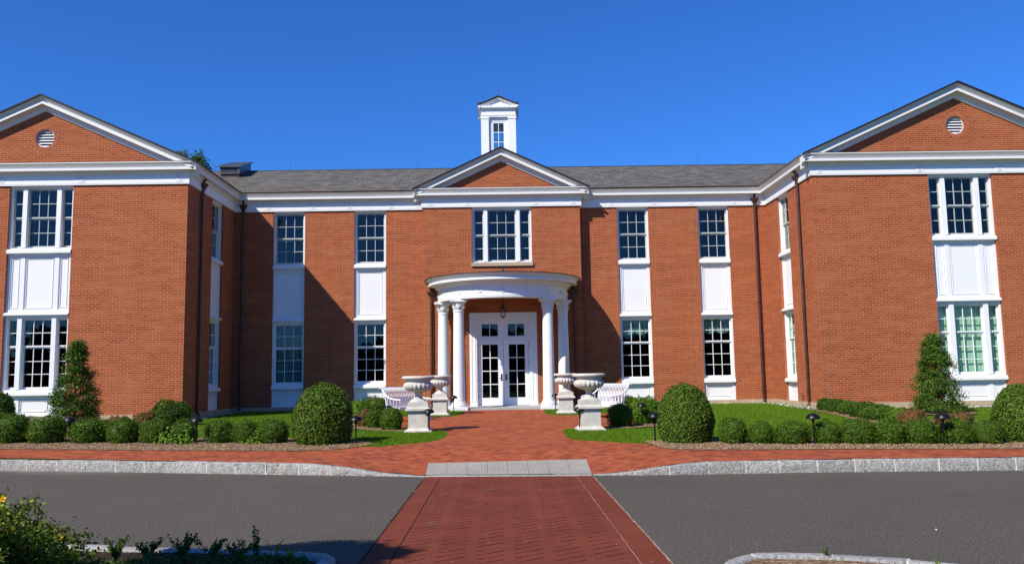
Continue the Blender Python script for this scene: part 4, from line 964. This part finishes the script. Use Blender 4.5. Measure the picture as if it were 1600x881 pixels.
for x, y, s_, lb in PL:
    if l0 is None:
        l0 = make_light('path_light'); l0.location = (x, y, H(x, y)); tag(l0, lb, 'path light', 'black mushroom path lights')
    else: o = dup(l0, (x, y, H(x, y)), random.uniform(0, 6), (s_, s_, s_), lb)

# ================================================================== PLANTS
def leafmesh(c_, nrm, size, rng, tilt=.9, aspect=.6):
    """diamond leaves: c_ (n,3) centres, nrm rough facing"""
    n = len(c_); d = nrm+rng.normal(0, tilt, (n, 3)); d /= np.linalg.norm(d, axis=1)[:, None]+1e-9
    r = rng.normal(0, 1, (n, 3)); a = np.cross(d, r); a /= np.linalg.norm(a, axis=1)[:, None]+1e-9; b_ = np.cross(d, a)
    s_ = size*rng.uniform(.6, 1.35, (n, 1)); a = a*s_; b_ = b_*s_*aspect
    V = np.stack([c_-a, c_+b_, c_+a, c_-b_], 1).reshape(-1, 3); return V
def foliage_obj(name, parts, mat, parent, core=None):
    V = np.concatenate(parts); n = len(V)//4; q = MB(); q.v = V.tolist(); q.f = [(4*i, 4*i+1, 4*i+2, 4*i+3) for i in range(n)]
    if core: k = len(q.v); q.v += core.v; q.f += [tuple(k+i for i in f) for f in core.f]
    return q.build(name, mat, parent, normals=False)
def prof_ball(z):   return (max(0, 1-abs((z-.42)/.58)**2.6))**(1/2.2) if z > .42 else .80+.20*math.sin(z/.42*math.pi/2)
def prof_dome(z):   return (max(0, 1-abs((z-.30)/.70)**2.5))**(1/1.85) if z > .30 else .86+.14*math.sin(z/.30*math.pi/2)
def prof_flat(z):   return (max(0, 1-abs((z-.35)/.65)**3.2))**(1/2.6) if z > .35 else .78+.22*math.sin(z/.35*math.pi/2)
def bush(name, seed, w_, h, n, leaf, prof, mat, lump=.10, lfreq=4.0, shell=.16, tips=.03, fine=.7):
    rng = np.random.default_rng(seed); t = empty(name); R_ = w_/2
    zs = np.linspace(0, 1, 60); pr = np.array([prof(z) for z in zs])*R_; dz = h/59
    seg = np.sqrt(np.diff(pr)**2+dz**2)*(pr[:-1]+pr[1:])/2; cum = np.concatenate([[0], np.cumsum(seg)]); cum /= cum[-1]
    u = rng.random(n); tz = np.interp(u, cum, zs); rr = np.interp(tz, zs, pr); ph = rng.random(n)*2*np.pi
    slope = -np.gradient(pr, zs*h); nz = np.interp(tz, zs, slope); nn = np.stack([np.cos(ph), np.sin(ph), np.clip(nz, -.6, 6)], 1); nn /= np.linalg.norm(nn, axis=1)[:, None]
    P = np.stack([rr*np.cos(ph), rr*np.sin(ph), tz*h], 1)
    lm = np.array([noise.noise(Vector((p[0]*lfreq+seed*7, p[1]*lfreq, p[2]*lfreq)))+.5*noise.noise(Vector((p[0]*lfreq*2.7, p[1]*lfreq*2.7+seed, p[2]*lfreq*2.7)))+fine*noise.noise(Vector((p[0]*21, p[1]*21+seed, p[2]*21))) for p in P])
    off = lump*R_*lm*1.6-shell*R_*rng.random(n)**1.5+tips*(rng.random(n) < .03)*rng.random(n)
    P = P+nn*off[:, None]; P[:, 2] = np.clip(P[:, 2], .01, None)
    core = MB(); core.lathe([(max(.01, prof(z)*R_*.86), z*h*.93+.01) for z in np.linspace(0, 1, 12)], n=20, mod=lambda a, i: 1+.06*math.sin(a*5+i+seed))
    foliage_obj('foliage', [leafmesh(P, nn*1.0, leaf, rng, .62)], mat, t, core)
    q = MB(); q.tube([(0, 0, -.05), (0, 0, .15)], .03, 6); q.build('stem', 'bark', t); return t
# prototypes for the boxwood balls
protos = [bush('boxwood_ball', 10+i, .8, .58, 6500, .017, (prof_ball, prof_flat, prof_ball, prof_flat)[i], 'box', .14, 4.5) for i in range(4)]
used = set()
def put(k, x, y, w_, h, lb, group, mat=None, ww=.8, hh=.58):
    w_ *= .93; h *= .95
    p = protos[k % len(protos)]; sc = (w_/ww, w_/ww*.97, h/hh)
    if k % len(protos) not in used: used.add(k % len(protos)); o = p; o.location = (x, y, H(x, y)); o.scale = sc
    else: o = dup(p, (x, y, H(x, y)), 0, sc)
    o.rotation_euler.z = (k*2.399) % 6.28; tag(o, lb, 'shrub', group); return o
gL = 'clipped boxwood balls in the left front row'
rowL = [(-12.25, 19.75, .92, .66, 'round boxwood at the left picture edge in front of the dark clipped topiary'),
        (-11.2, 19.40, .92, .66, 'tall round boxwood below the left wing window, second from the left edge'), (-10.34, 19.22, .92, .58, 'broad boxwood ball left of the far left path light'), (-9.27, 19.05, .86, .55, 'boxwood ball right of the far left path light, under the holly tree'),
        (-8.45, 18.85, .76, .55, 'boxwood ball below the bare brick of the left wing, left of centre'), (-7.70, 18.72, .72, .52, 'boxwood ball below the left wing corner, small vine at its right side'), (-7.02, 18.60, .62, .51, 'small boxwood ball directly left of the second path light, vine at its foot'),
        (-6.18, 18.50, .70, .50, 'boxwood ball directly right of the second path light'), (-5.62, 18.38, .62, .48, 'small boxwood ball second to the left from the left clipped topiary'), (-5.00, 18.25, .72, .50, 'boxwood ball directly left of the left clipped topiary')]
for i, r in enumerate(rowL): put(i, *r, gL)
gR = 'clipped boxwood balls in the right front row'
rowR = [(4.40, 16.45, .58, .50, 'dark boxwood ball in the shade directly right of the right clipped topiary'), (4.90, 16.30, .56, .42, 'small low boxwood ball, second to the right from the right topiary'), (5.48, 16.22, .74, .44, 'broad boxwood ball left of the path light below the right wing downspout'),
        (6.12, 16.12, .56, .44, 'boxwood ball directly right of the path light below the right wing downspout'), (6.66, 16.02, .66, .47, 'boxwood ball with a pointed top, second to the right of the downspout path light'), (7.22, 15.92, .68, .45, 'boxwood ball midway between the two right path lights'),
        (7.80, 15.84, .68, .47, 'boxwood ball directly left of the path light before the right holly'), (8.38, 15.74, .70, .45, 'boxwood ball directly right of the path light before the right holly'), (8.92, 15.62, .58, .43, 'boxwood ball with a browned spot, left of the far right topiary')]
for i, r in enumerate(rowR): put(i+1, *r, gR)
# the other bushes, each kind its own proto
def single(name, seed, x, y, w_, h, n, leaf, prof, mat, lb, cat='shrub', group=None, **k):
    o = bush(name, seed, w_, h, n, leaf, prof, mat, **k); o.location = (x, y, H(x, y)); tag(o, lb, cat, group); return o
gt = 'large clipped domed topiaries'
tp = dict(lump=.045, lfreq=2.6, shell=.11, fine=1.3, tips=.02)
single('domed_topiary', 41, -3.86, 17.95, 1.22, 1.26, 26000, .020, prof_dome, 'topiary', 'large clipped green dome left of the walk, behind the mulch tip', 'topiary', gt, **tp)
single('domed_topiary', 42, 3.58, 16.90, 1.08, 1.16, 24000, .018, prof_dome, 'topiary', 'large clipped green dome right of the walk, beside a path light', 'topiary', gt, **tp)
single('domed_topiary', 43, -12.62, 20.9, 1.12, 1.18, 14000, .022, prof_dome, 'topiary', 'dark clipped green dome cut off by the left picture edge', 'topiary', gt, **tp)
single('domed_topiary', 44, 9.78, 15.95, 1.0, 1.08, 20000, .018, prof_dome, 'topiary', 'clipped green dome cut off by the right picture edge', 'topiary', gt, **tp)
lf = dict(lump=.16, lfreq=4, shell=.12)
gc = 'low bushes beside the benches'
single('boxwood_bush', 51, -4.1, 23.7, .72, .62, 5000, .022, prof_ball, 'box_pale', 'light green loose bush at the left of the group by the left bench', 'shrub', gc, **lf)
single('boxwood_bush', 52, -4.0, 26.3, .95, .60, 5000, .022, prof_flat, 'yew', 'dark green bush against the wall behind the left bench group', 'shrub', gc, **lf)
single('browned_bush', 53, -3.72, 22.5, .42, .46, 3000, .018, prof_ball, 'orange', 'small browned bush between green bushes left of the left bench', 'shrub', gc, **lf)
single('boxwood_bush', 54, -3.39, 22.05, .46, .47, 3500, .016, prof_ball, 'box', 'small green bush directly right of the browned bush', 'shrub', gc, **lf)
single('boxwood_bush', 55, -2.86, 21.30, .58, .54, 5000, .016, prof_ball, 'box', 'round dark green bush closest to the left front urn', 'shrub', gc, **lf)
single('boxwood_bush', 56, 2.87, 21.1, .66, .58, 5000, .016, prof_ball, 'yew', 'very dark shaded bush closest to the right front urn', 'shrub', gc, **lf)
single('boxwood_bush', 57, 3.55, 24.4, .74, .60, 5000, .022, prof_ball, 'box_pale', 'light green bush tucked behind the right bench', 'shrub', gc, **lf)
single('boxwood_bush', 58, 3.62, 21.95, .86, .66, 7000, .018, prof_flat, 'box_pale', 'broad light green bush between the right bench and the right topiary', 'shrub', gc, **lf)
gb = 'low hedge plants curving along the wings'
single('yew_bush', 61, -9.40, 24.0, 1.05, .66, 7000, .024, prof_ball, 'yew', 'spreading dark green yew at the corner of the left wing', 'shrub', gb, **lf)
single('browned_bush', 62, -10.05, 23.9, .72, .36, 3500, .022, prof_flat, 'orange', 'low browned bush directly left of the yew at the left wing corner', 'shrub', gb, **lf)
single('browned_bush', 63, -10.75, 23.6, .60, .30, 2500, .022, prof_flat, 'orange', 'low reddish bush against the left wing, two left of the yew', 'shrub', gb, **lf)
single('browned_bush', 64, -10.2, 21.6, .5, .26, 2500, .022, prof_flat, 'orange', 'small orange bush seen in the gap between two front row boxwoods on the left', 'shrub', gb, **lf)
for i, (x, y, w_, h, mt_, lb) in enumerate([(9.90, 25.9, .58, .34, 'yew', 'first low hedge plant at the foot of the right wing corner'), (9.86, 25.0, .56, .36, 'yew', 'second low hedge plant out from the right wing corner'), (9.76, 23.95, .52, .38, 'box', 'third low hedge plant out from the right wing corner'),
        (9.60, 22.75, .54, .43, 'yew', 'fourth low hedge plant out from the right wing corner'), (9.50, 21.75, .62, .42, 'box', 'fifth low hedge plant, bright green on the curved bed edge'), (9.62, 21.1, .56, .37, 'box', 'sixth low hedge plant on the curved bed edge'),
        (9.55, 20.45, .52, .35, 'box_pale', 'pale green low plant just before the browned ones of the curved hedge'), (9.62, 19.9, .56, .38, 'orange', 'browned low plant in the curved hedge left of the right holly'), (10.30, 19.75, .42, .24, 'orange', 'small browned plant behind the last path light on the right'), (10.75, 19.9, .58, .26, 'orange', 'flat browned plant in the mulch before the right holly')]):
    single('hedge_plant', 70+i, x, y, w_, h, 3500, .020, prof_flat, mt_, lb, 'shrub', gb, **lf)

def holly(name, seed, x, y, w_, h, lb):
    rng = np.random.default_rng(seed); rnd = random.Random(seed); t = empty(name, (x, y, H(x, y))); tag(t, lb, 'tree', 'young holly trees before the wings')
    q = MB(); q.tube([(0, 0, -.05), (.01, 0, h*.5), (0, .01, h*.95)], .035, 8, .008); parts = []
    for i in range(330):
        z = rnd.random()**1.25*.96; env = w_/2*((1-z)**.60)*(.70+.30*min(1, z/.10+.5))*(1+.20*noise.noise(Vector((seed, z*5, 1))))
        ph = rnd.uniform(0, 2*math.pi); k = rnd.uniform(.25, 1.0)**.6*(1+.12*rnd.random()*(rnd.random() < .3)); env *= 1+.22*noise.noise(Vector((math.cos(ph)*1.6+seed, math.sin(ph)*1.6, z*4)))
        r = env*k; c_ = np.array([r*math.cos(ph), r*math.sin(ph), z*h+.06+rnd.uniform(-.03, .05)])
        if i % 4 == 0: q.tube([(0, 0, max(.05, c_[2]-.12-r*.25)), (c_[0]*.5, c_[1]*.5, c_[2]-.09), tuple(c_)], .009, 5, .003)
        n = rnd.randint(60, 100); cl = rng.normal(0, 1, (n, 3))*np.array([.075, .075, .055])*(1.15-.4*z); P = c_+cl; out = np.array([math.cos(ph), math.sin(ph), .5])
        parts.append(leafmesh(P, np.tile(out, (n, 1))*.6, .024, rng, .8, .55))
    q.build('trunk', 'bark', t); foliage_obj('crown', parts, 'holly', t); return t
holly('holly_tree', 3, -12.35, 24.4, 1.42, 2.42, 'young conical holly partly covering the ground floor window of the left wing')
holly('holly_tree', 8, 12.15, 23.6, 1.42, 2.22, 'young conical holly left of the green curtained window of the right wing')

def big_tree(name, seed, loc, h, crown_c, crown_r, n, leaf, lb, mat='tree', cl=90):
    rng = np.random.default_rng(seed); rnd = random.Random(seed); t = empty(name, loc); tag(t, lb, 'tree'); cc = np.array(crown_c)
    q = MB(); q.tube([(0, 0, -.2), (.05, 0, cc[2]*.5), (cc[0]*.9, cc[1]*.9, cc[2])], .02*h+.02, 10, .03); parts = []
    for i in range(cl):
        d = rng.normal(0, 1, 3); d /= np.linalg.norm(d); r = rng.random()**.4; c_ = cc+d*np.array(crown_r)*r
        q.tube([(cc[0]*.6, cc[1]*.6, cc[2]-crown_r[2]*.7), tuple((c_+cc)/2-np.array([0, 0, .1*h*.3])), tuple(c_)], .012*h*.4, 5, .006)
        k = n//cl; P = c_+rng.normal(0, 1, (k, 3))*np.array(crown_r)*.13; parts.append(leafmesh(P, np.tile(d, (k, 1))*.5, leaf, rng, .9, .6))
    q.build('trunk', 'bark', t); foliage_obj('crown', parts, mat, t); return t
big_tree('tall_tree', 5, (-20.6, 55, 0), 16, (0, 0, 14.6), (1.35, 1.4, 2.0), 9000, .09, 'leafy green tree top showing above the roof of the left wing')
big_tree('shade_tree', 6, (-6.55, 3.3, 0), 6, (0.42, .36, 4.92), (.86, .62, .5), 34000, .055, 'young tree left of the viewer that shades the near planting bed', cl=110)

# flowering shrub in the near left bed
rng = np.random.default_rng(2); P_ = empty('flowering_shrub', (-4.42, 6.35, .05)); tag(P_, 'bushy green shrub with small yellow flowers in the bottom left corner', 'shrub')
q = MB(); parts = []; tips = []
rnd = random.Random(12)
for i in range(420):
    a = rnd.uniform(0, 2*math.pi); el = rnd.uniform(.05, 1.5); k = rnd.uniform(.62, 1.10)
    rx, hz = 1.24, .70
    e = np.array([rx*math.cos(el)*math.cos(a)*k, .95*math.cos(el)*math.sin(a)*k, hz*math.sin(el)**.9*k+.02])
    s_ = np.array([e[0]*.25, e[1]*.25, 0.0]); md = (s_+e)/2+np.array([0, 0, .10])
    q.tube([tuple(s_), tuple(md), tuple(e)], .005, 5, .002); tips.append(e)
    n = 210; tt = rng.random(n)**.5; Pp = (1-tt)[:, None]**2*s_+2*((1-tt)*tt)[:, None]*md+(tt**2)[:, None]*e+rng.normal(0, .038, (n, 3))
    parts.append(leafmesh(Pp, np.tile(np.array([0, -.3, .8]), (n, 1)), .019, rng, .8, .48))
q.build('stems', 'bark', P_); foliage_obj('foliage', parts, 'potent', P_)
def flower_mesh():
    q = MB()
    for k in range(5):
        a = 2*math.pi*k/5; s0 = len(q.v); q.v += [(0, 0, 0), (.010, -.009, .003), (.021, 0, .006), (.010, .009, .003)]; q.f.append((s0, s0+1, s0+2, s0+3)); q.xf(Matrix.Rotation(a, 4, 'Z'), s0)
    q.lathe([(.005, .002), (.004, .006), (0, .007)], n=6, cap=False); return q
f0 = None; cand = sorted([e for e in tips if e[0] > .42 and e[1] < .75 and e[2] > .08], key=lambda e: rnd.random())[:26]
for e in cand:
    pos_ = (e[0]*1.02, e[1]-.05, e[2]+.035)
    if f0 is None: f0 = flower_mesh().build('flower', 'flower', P_, normals=False); o = f0
    else: o = f0.copy(); C.objects.link(o); o.parent = P_
    o.location = pos_; o.rotation_euler = (R(rnd.uniform(30, 70)), R(rnd.uniform(-20, 20)), rnd.uniform(0, 6)); o.scale = (1.45,)*3

def weed(seed, x, y, h, ns, lb, spread=.13, leaf=.019):
    rng = np.random.default_rng(seed); rnd = random.Random(seed); t = empty('weed', (x, y, .08)); tag(t, lb, 'weed', 'weeds in the near planting bed'); q = MB(); parts = []
    for i in range(ns):
        a = rnd.uniform(0, 6.28); hh = h*rnd.uniform(.6, 1); e = np.array([spread*math.cos(a)*rnd.uniform(.3, 1.2), spread*math.sin(a)*.6, hh]); md = np.array([e[0]*.25, e[1]*.25, hh*.55])
        q.tube([(0, 0, 0), tuple(md), tuple(e)], .004, 5, .0015)
        n = 44; tt = np.linspace(.12, 1, n); Pp = 2*((1-tt)*tt)[:, None]*md+(tt**2)[:, None]*e+rng.normal(0, .010, (n, 3)); parts.append(leafmesh(Pp, np.tile(np.array([0, -.4, .7]), (n, 1)), leaf, rng, .7, .4))
    q.build('stems', 'weed', t); foliage_obj('leaves', parts, 'weed', t)
weed(1, -3.38, 7.35, .22, 9, 'leafy weed beside the flowering shrub'); weed(2, -3.13, 7.42, .17, 8, 'second leafy weed right of the flowering shrub')
weed(3, -2.80, 7.32, .24, 9, 'tall branching weed above the shaded kerb', .14); weed(4, -2.55, 7.30, .21, 9, 'spreading weed in the middle of the shaded bed', .14); weed(5, -2.32, 7.30, .17, 8, 'low dark weed right of the middle of the bed', .13)
weed(6, -2.18, 7.34, .27, 3, 'thin upright weed with a bare stem', .05); weed(7, -2.75, 7.02, .12, 10, 'low ground weed at the bottom edge of the picture', .2); weed(8, -2.3, 7.0, .11, 10, 'low ground weed near the corner of the island', .2)
weed(9, -1.98, 7.12, .10, 6, 'small pale weed close to the island corner stone', .08)
weed(10, 2.55, 6.98, .09, 4, 'tiny dry weed on the right island kerb', .04, .008)
weed(14, -2.95, 6.9, .13, 12, 'low leafy weed right of the flowering shrub at the bottom edge', .22); weed(15, -2.05, 6.95, .10, 9, 'ground weed left of the island corner stone', .16)
for i, (x, y, h, lb) in enumerate(((-2.02, 7.28, .22, 'tall pale grass tuft by the shaded kerb'), (-1.86, 7.22, .17, 'short grass tuft nearest the island corner'), (3.2, 6.5, .11, 'thin grass tuft behind the right island kerb'))):
    q = MB(); rnd2 = random.Random(i+40)
    for k in range(9):
        a = rnd2.uniform(0, 6.28); l = h*rnd2.uniform(.6, 1.1); ex, ey = math.cos(a)*l*.55, math.sin(a)*l*.35; s0 = len(q.v)
        q.v += [(-.004, 0, 0), (.004, 0, 0), (ex*.4+.004, ey*.4, l*.65), (ex*.4-.004, ey*.4, l*.65), (ex, ey, l*.9)]; q.f += [(s0, s0+1, s0+2, s0+3), (s0+3, s0+2, s0+4)]
    o = q.build('grass_tuft', 'grassblade', loc=(x, y, .08), normals=False); tag(o, lb, 'grass', 'grass tufts in the islands')
gcn = 1500; rg = np.random.default_rng(31); gp2 = np.stack([rg.uniform(-4.2, -1.75, gcn), rg.uniform(6.3, 7.2, gcn)], 1); gh = np.array([.5+noise.noise(Vector((x*3.1, y*3.1, 4))) for x, y in gp2])
gp2 = gp2[gh > .42]; gh = gh[gh > .42]; cl_ = [leafmesh(np.array([x, y, .09])+rg.normal(0, 1, (16, 3))*np.array([.03, .03, .0])+np.abs(rg.normal(0, 1, (16, 3)))*np.array([0, 0, .02+.04*(h_-.4)]), np.tile(np.array([0, -.3, .8]), (16, 1)), .016, rg, .7, .5) for (x, y), h_ in zip(gp2, gh)]
tag(foliage_obj('ground_cover', cl_, 'weed', None), 'low weedy ground cover in the near planting bed', 'ground cover', kind='stuff')
# vines at the foot of the left boxwoods
for i, (x, y, lb) in enumerate(((-7.30, 18.28, 'small leafy vine at the foot of the boxwoods left of the second path light'), (-6.85, 18.18, 'trailing vine spilling onto the mulch beside the second path light'), (-5.32, 18.05, 'pale weed between two small boxwoods near the left topiary'))):
    rng = np.random.default_rng(90+i); t = empty('vine', (x, y, H(x, y))); tag(t, lb, 'vine', 'small vines at the boxwoods'); q = MB(); q.tube([(0, 0, 0), (.03, -.05, .15), (0, -.02, .3)], .005, 5); q.build('stem', 'weed', t)
    n = 90; P = np.stack([rng.normal(0, .09, n), rng.normal(-.06, .06, n), np.abs(rng.normal(0, .14, n))+.02], 1); foliage_obj('leaves', [leafmesh(P, np.tile(np.array([0, -.8, .5]), (n, 1)), .03, rng, .5, .8)], 'box_pale', t)

# ------------------------------------------------------------------ stuff: grass, chips, pebbles, wood
rng = np.random.default_rng(77)
def scatter(n, x0, x1, y0, y1, inc=None, exc=()):
    P = np.stack([rng.uniform(x0, x1, n), rng.uniform(y0, y1, n)], 1)
    if inc is not None: P = P[inpoly(P, inc)]
    for e_ in exc: P = P[~inpoly(P, e_)]
    return P
bldg = [(XOL, YW), (-10, YW), (-10, YM), (-2.92, YM), (-2.92, YP), (2.92, YP), (2.92, YM), (10, YM), (10, YW), (XOR, YW), (XOR, 42), (XOL, 42)]
excl = [walk, bldg]+beds+[[(-1.9, 28.8), (1.9, 28.8), (1.9, 30), (2.5, 29.9), (2.5, YP), (-2.5, YP), (-2.5, 29.9), (-1.9, 30)]]
G = np.concatenate([scatter(210000, -11, 10.5, 16.5, 31, None, excl), scatter(45000, -20, -11, 18, 27, None, excl), scatter(45000, 10.5, 20, 16, 27, None, excl), scatter(60000, -3.3, 3.0, 16.6, 21.8, None, excl), scatter(26000, -3.5, 3.5, 25.4, 29.6, None, excl)])
hz = np.array([H(x, y) for x, y in G]); n = len(G); a = rng.uniform(0, 6.28, n); hh = rng.uniform(.025, .06, n); w2 = rng.uniform(.003, .006, n); le = rng.normal(0, .018, (n, 2))
V = np.zeros((n, 3, 3)); V[:, 0] = np.stack([G[:, 0]-np.cos(a)*w2, G[:, 1]-np.sin(a)*w2, hz-.012], 1); V[:, 1] = np.stack([G[:, 0]+np.cos(a)*w2, G[:, 1]+np.sin(a)*w2, hz-.012], 1); V[:, 2] = np.stack([G[:, 0]+le[:, 0], G[:, 1]+le[:, 1], hz-.012+hh], 1)
me = bpy.data.meshes.new('grass'); me.vertices.add(3*n); me.vertices.foreach_set('co', V.reshape(-1)); me.loops.add(3*n); me.loops.foreach_set('vertex_index', np.arange(3*n, dtype=np.int32)); me.polygons.add(n); me.polygons.foreach_set('loop_start', np.arange(0, 3*n, 3, dtype=np.int32)); me.polygons.foreach_set('loop_total', np.full(n, 3, dtype=np.int32)); me.update(calc_edges=True); me.validate()
me.materials.append(M['grassblade']); o = bpy.data.objects.new('grass', me); C.objects.link(o); tag(o, 'short mown green grass on the lawns beside the walk', 'grass', kind='stuff')
def chips(name, P, size, mat, lb, cat, thick=.3, dz=.012):
    n = len(P); z = np.array([H(x, y) for x, y in P])+dz+rng.uniform(0, .012, n); c_ = np.stack([P[:, 0], P[:, 1], z], 1)
    V = leafmesh(c_, np.tile(np.array([0, 0, 1.2]), (n, 1)), size, rng, .45, thick); q = MB(); q.v = V.tolist(); q.f = [(4*i, 4*i+1, 4*i+2, 4*i+3) for i in range(n)]
    o = q.build(name, mat, normals=False); tag(o, lb, cat, kind='stuff')
chP = np.concatenate([scatter(60000, -13, -2.7, 16.3, 20.6, bedLp), scatter(52000, 2.7, 11, 14.4, 17.4, bedRp), scatter(4000, -5, -2.5, 20.5, 28, clL), scatter(4000, 2.5, 4.7, 20, 26, clR), scatter(5000, 8.8, 13, 18.8, 26.5, fbR), scatter(3000, 11, 13.4, 22.5, 24.6, crcR)])
chips('mulch', chP, .016, 'chip', 'shredded wood mulch around the shrubs', 'mulch')
pbP = np.concatenate([scatter(650, 9.4, 9.95, 26.3, 30.9), scatter(900, -9.9, -9.5, 26.3, 30.9), scatter(900, -13, -10, 25.6, 26.25), scatter(1400, 10, 17, 25.85, 26.25), scatter(250, 7, 9.6, 30.75, 31)])
chips('pebbles', pbP, .022, 'pebble', 'pale pebbles along the foot of the walls', 'pebbles', .8, .01)
lf_ = np.concatenate([scatter(26, -9, 9, 7.5, 13), scatter(30, -1.3, 1.3, 6.5, 13.3), scatter(14, -3, 3, 16, 22, walk)])
z0 = np.where(lf_[:, 1] < 13.3, .012, 0)+np.array([H(x, y) if y > 14 else 0 for x, y in lf_]); V = leafmesh(np.stack([lf_[:, 0], lf_[:, 1], z0+.006], 1), np.tile(np.array([0, 0, 1.5]), (len(lf_), 1)), .014, rng, .3, .6)
q = MB(); q.v = V.tolist(); q.f = [(4*i, 4*i+1, 4*i+2, 4*i+3) for i in range(len(lf_))]; tag(q.build('leaf_litter', 'chip', normals=False), 'scattered dry leaf scraps on the road and walk', 'litter', kind='stuff')
parts = []; rng = np.random.default_rng(9)                 # wood across the road, behind the viewer: mirrored in the panes
for i in range(90):
    x = -75+i*1.7+rng.normal(0, 1); hh_ = 6.0+1.3*math.sin(i*.35)+rng.uniform(-.7, .9); y = -34+rng.normal(0, 2)
    n = 420; c_ = np.stack([x+rng.normal(0, 1.5, n), y+rng.normal(0, 1.2, n), hh_*rng.beta(1.6, 1.2, n)], 1); parts.append(leafmesh(c_, np.tile(np.array([0, .6, .4]), (n, 1)), .42, rng, .7, .8))
o = foliage_obj('woodland', parts, 'wood', None); tag(o, 'line of dark trees across the road mirrored in the windows', 'trees', kind='stuff')
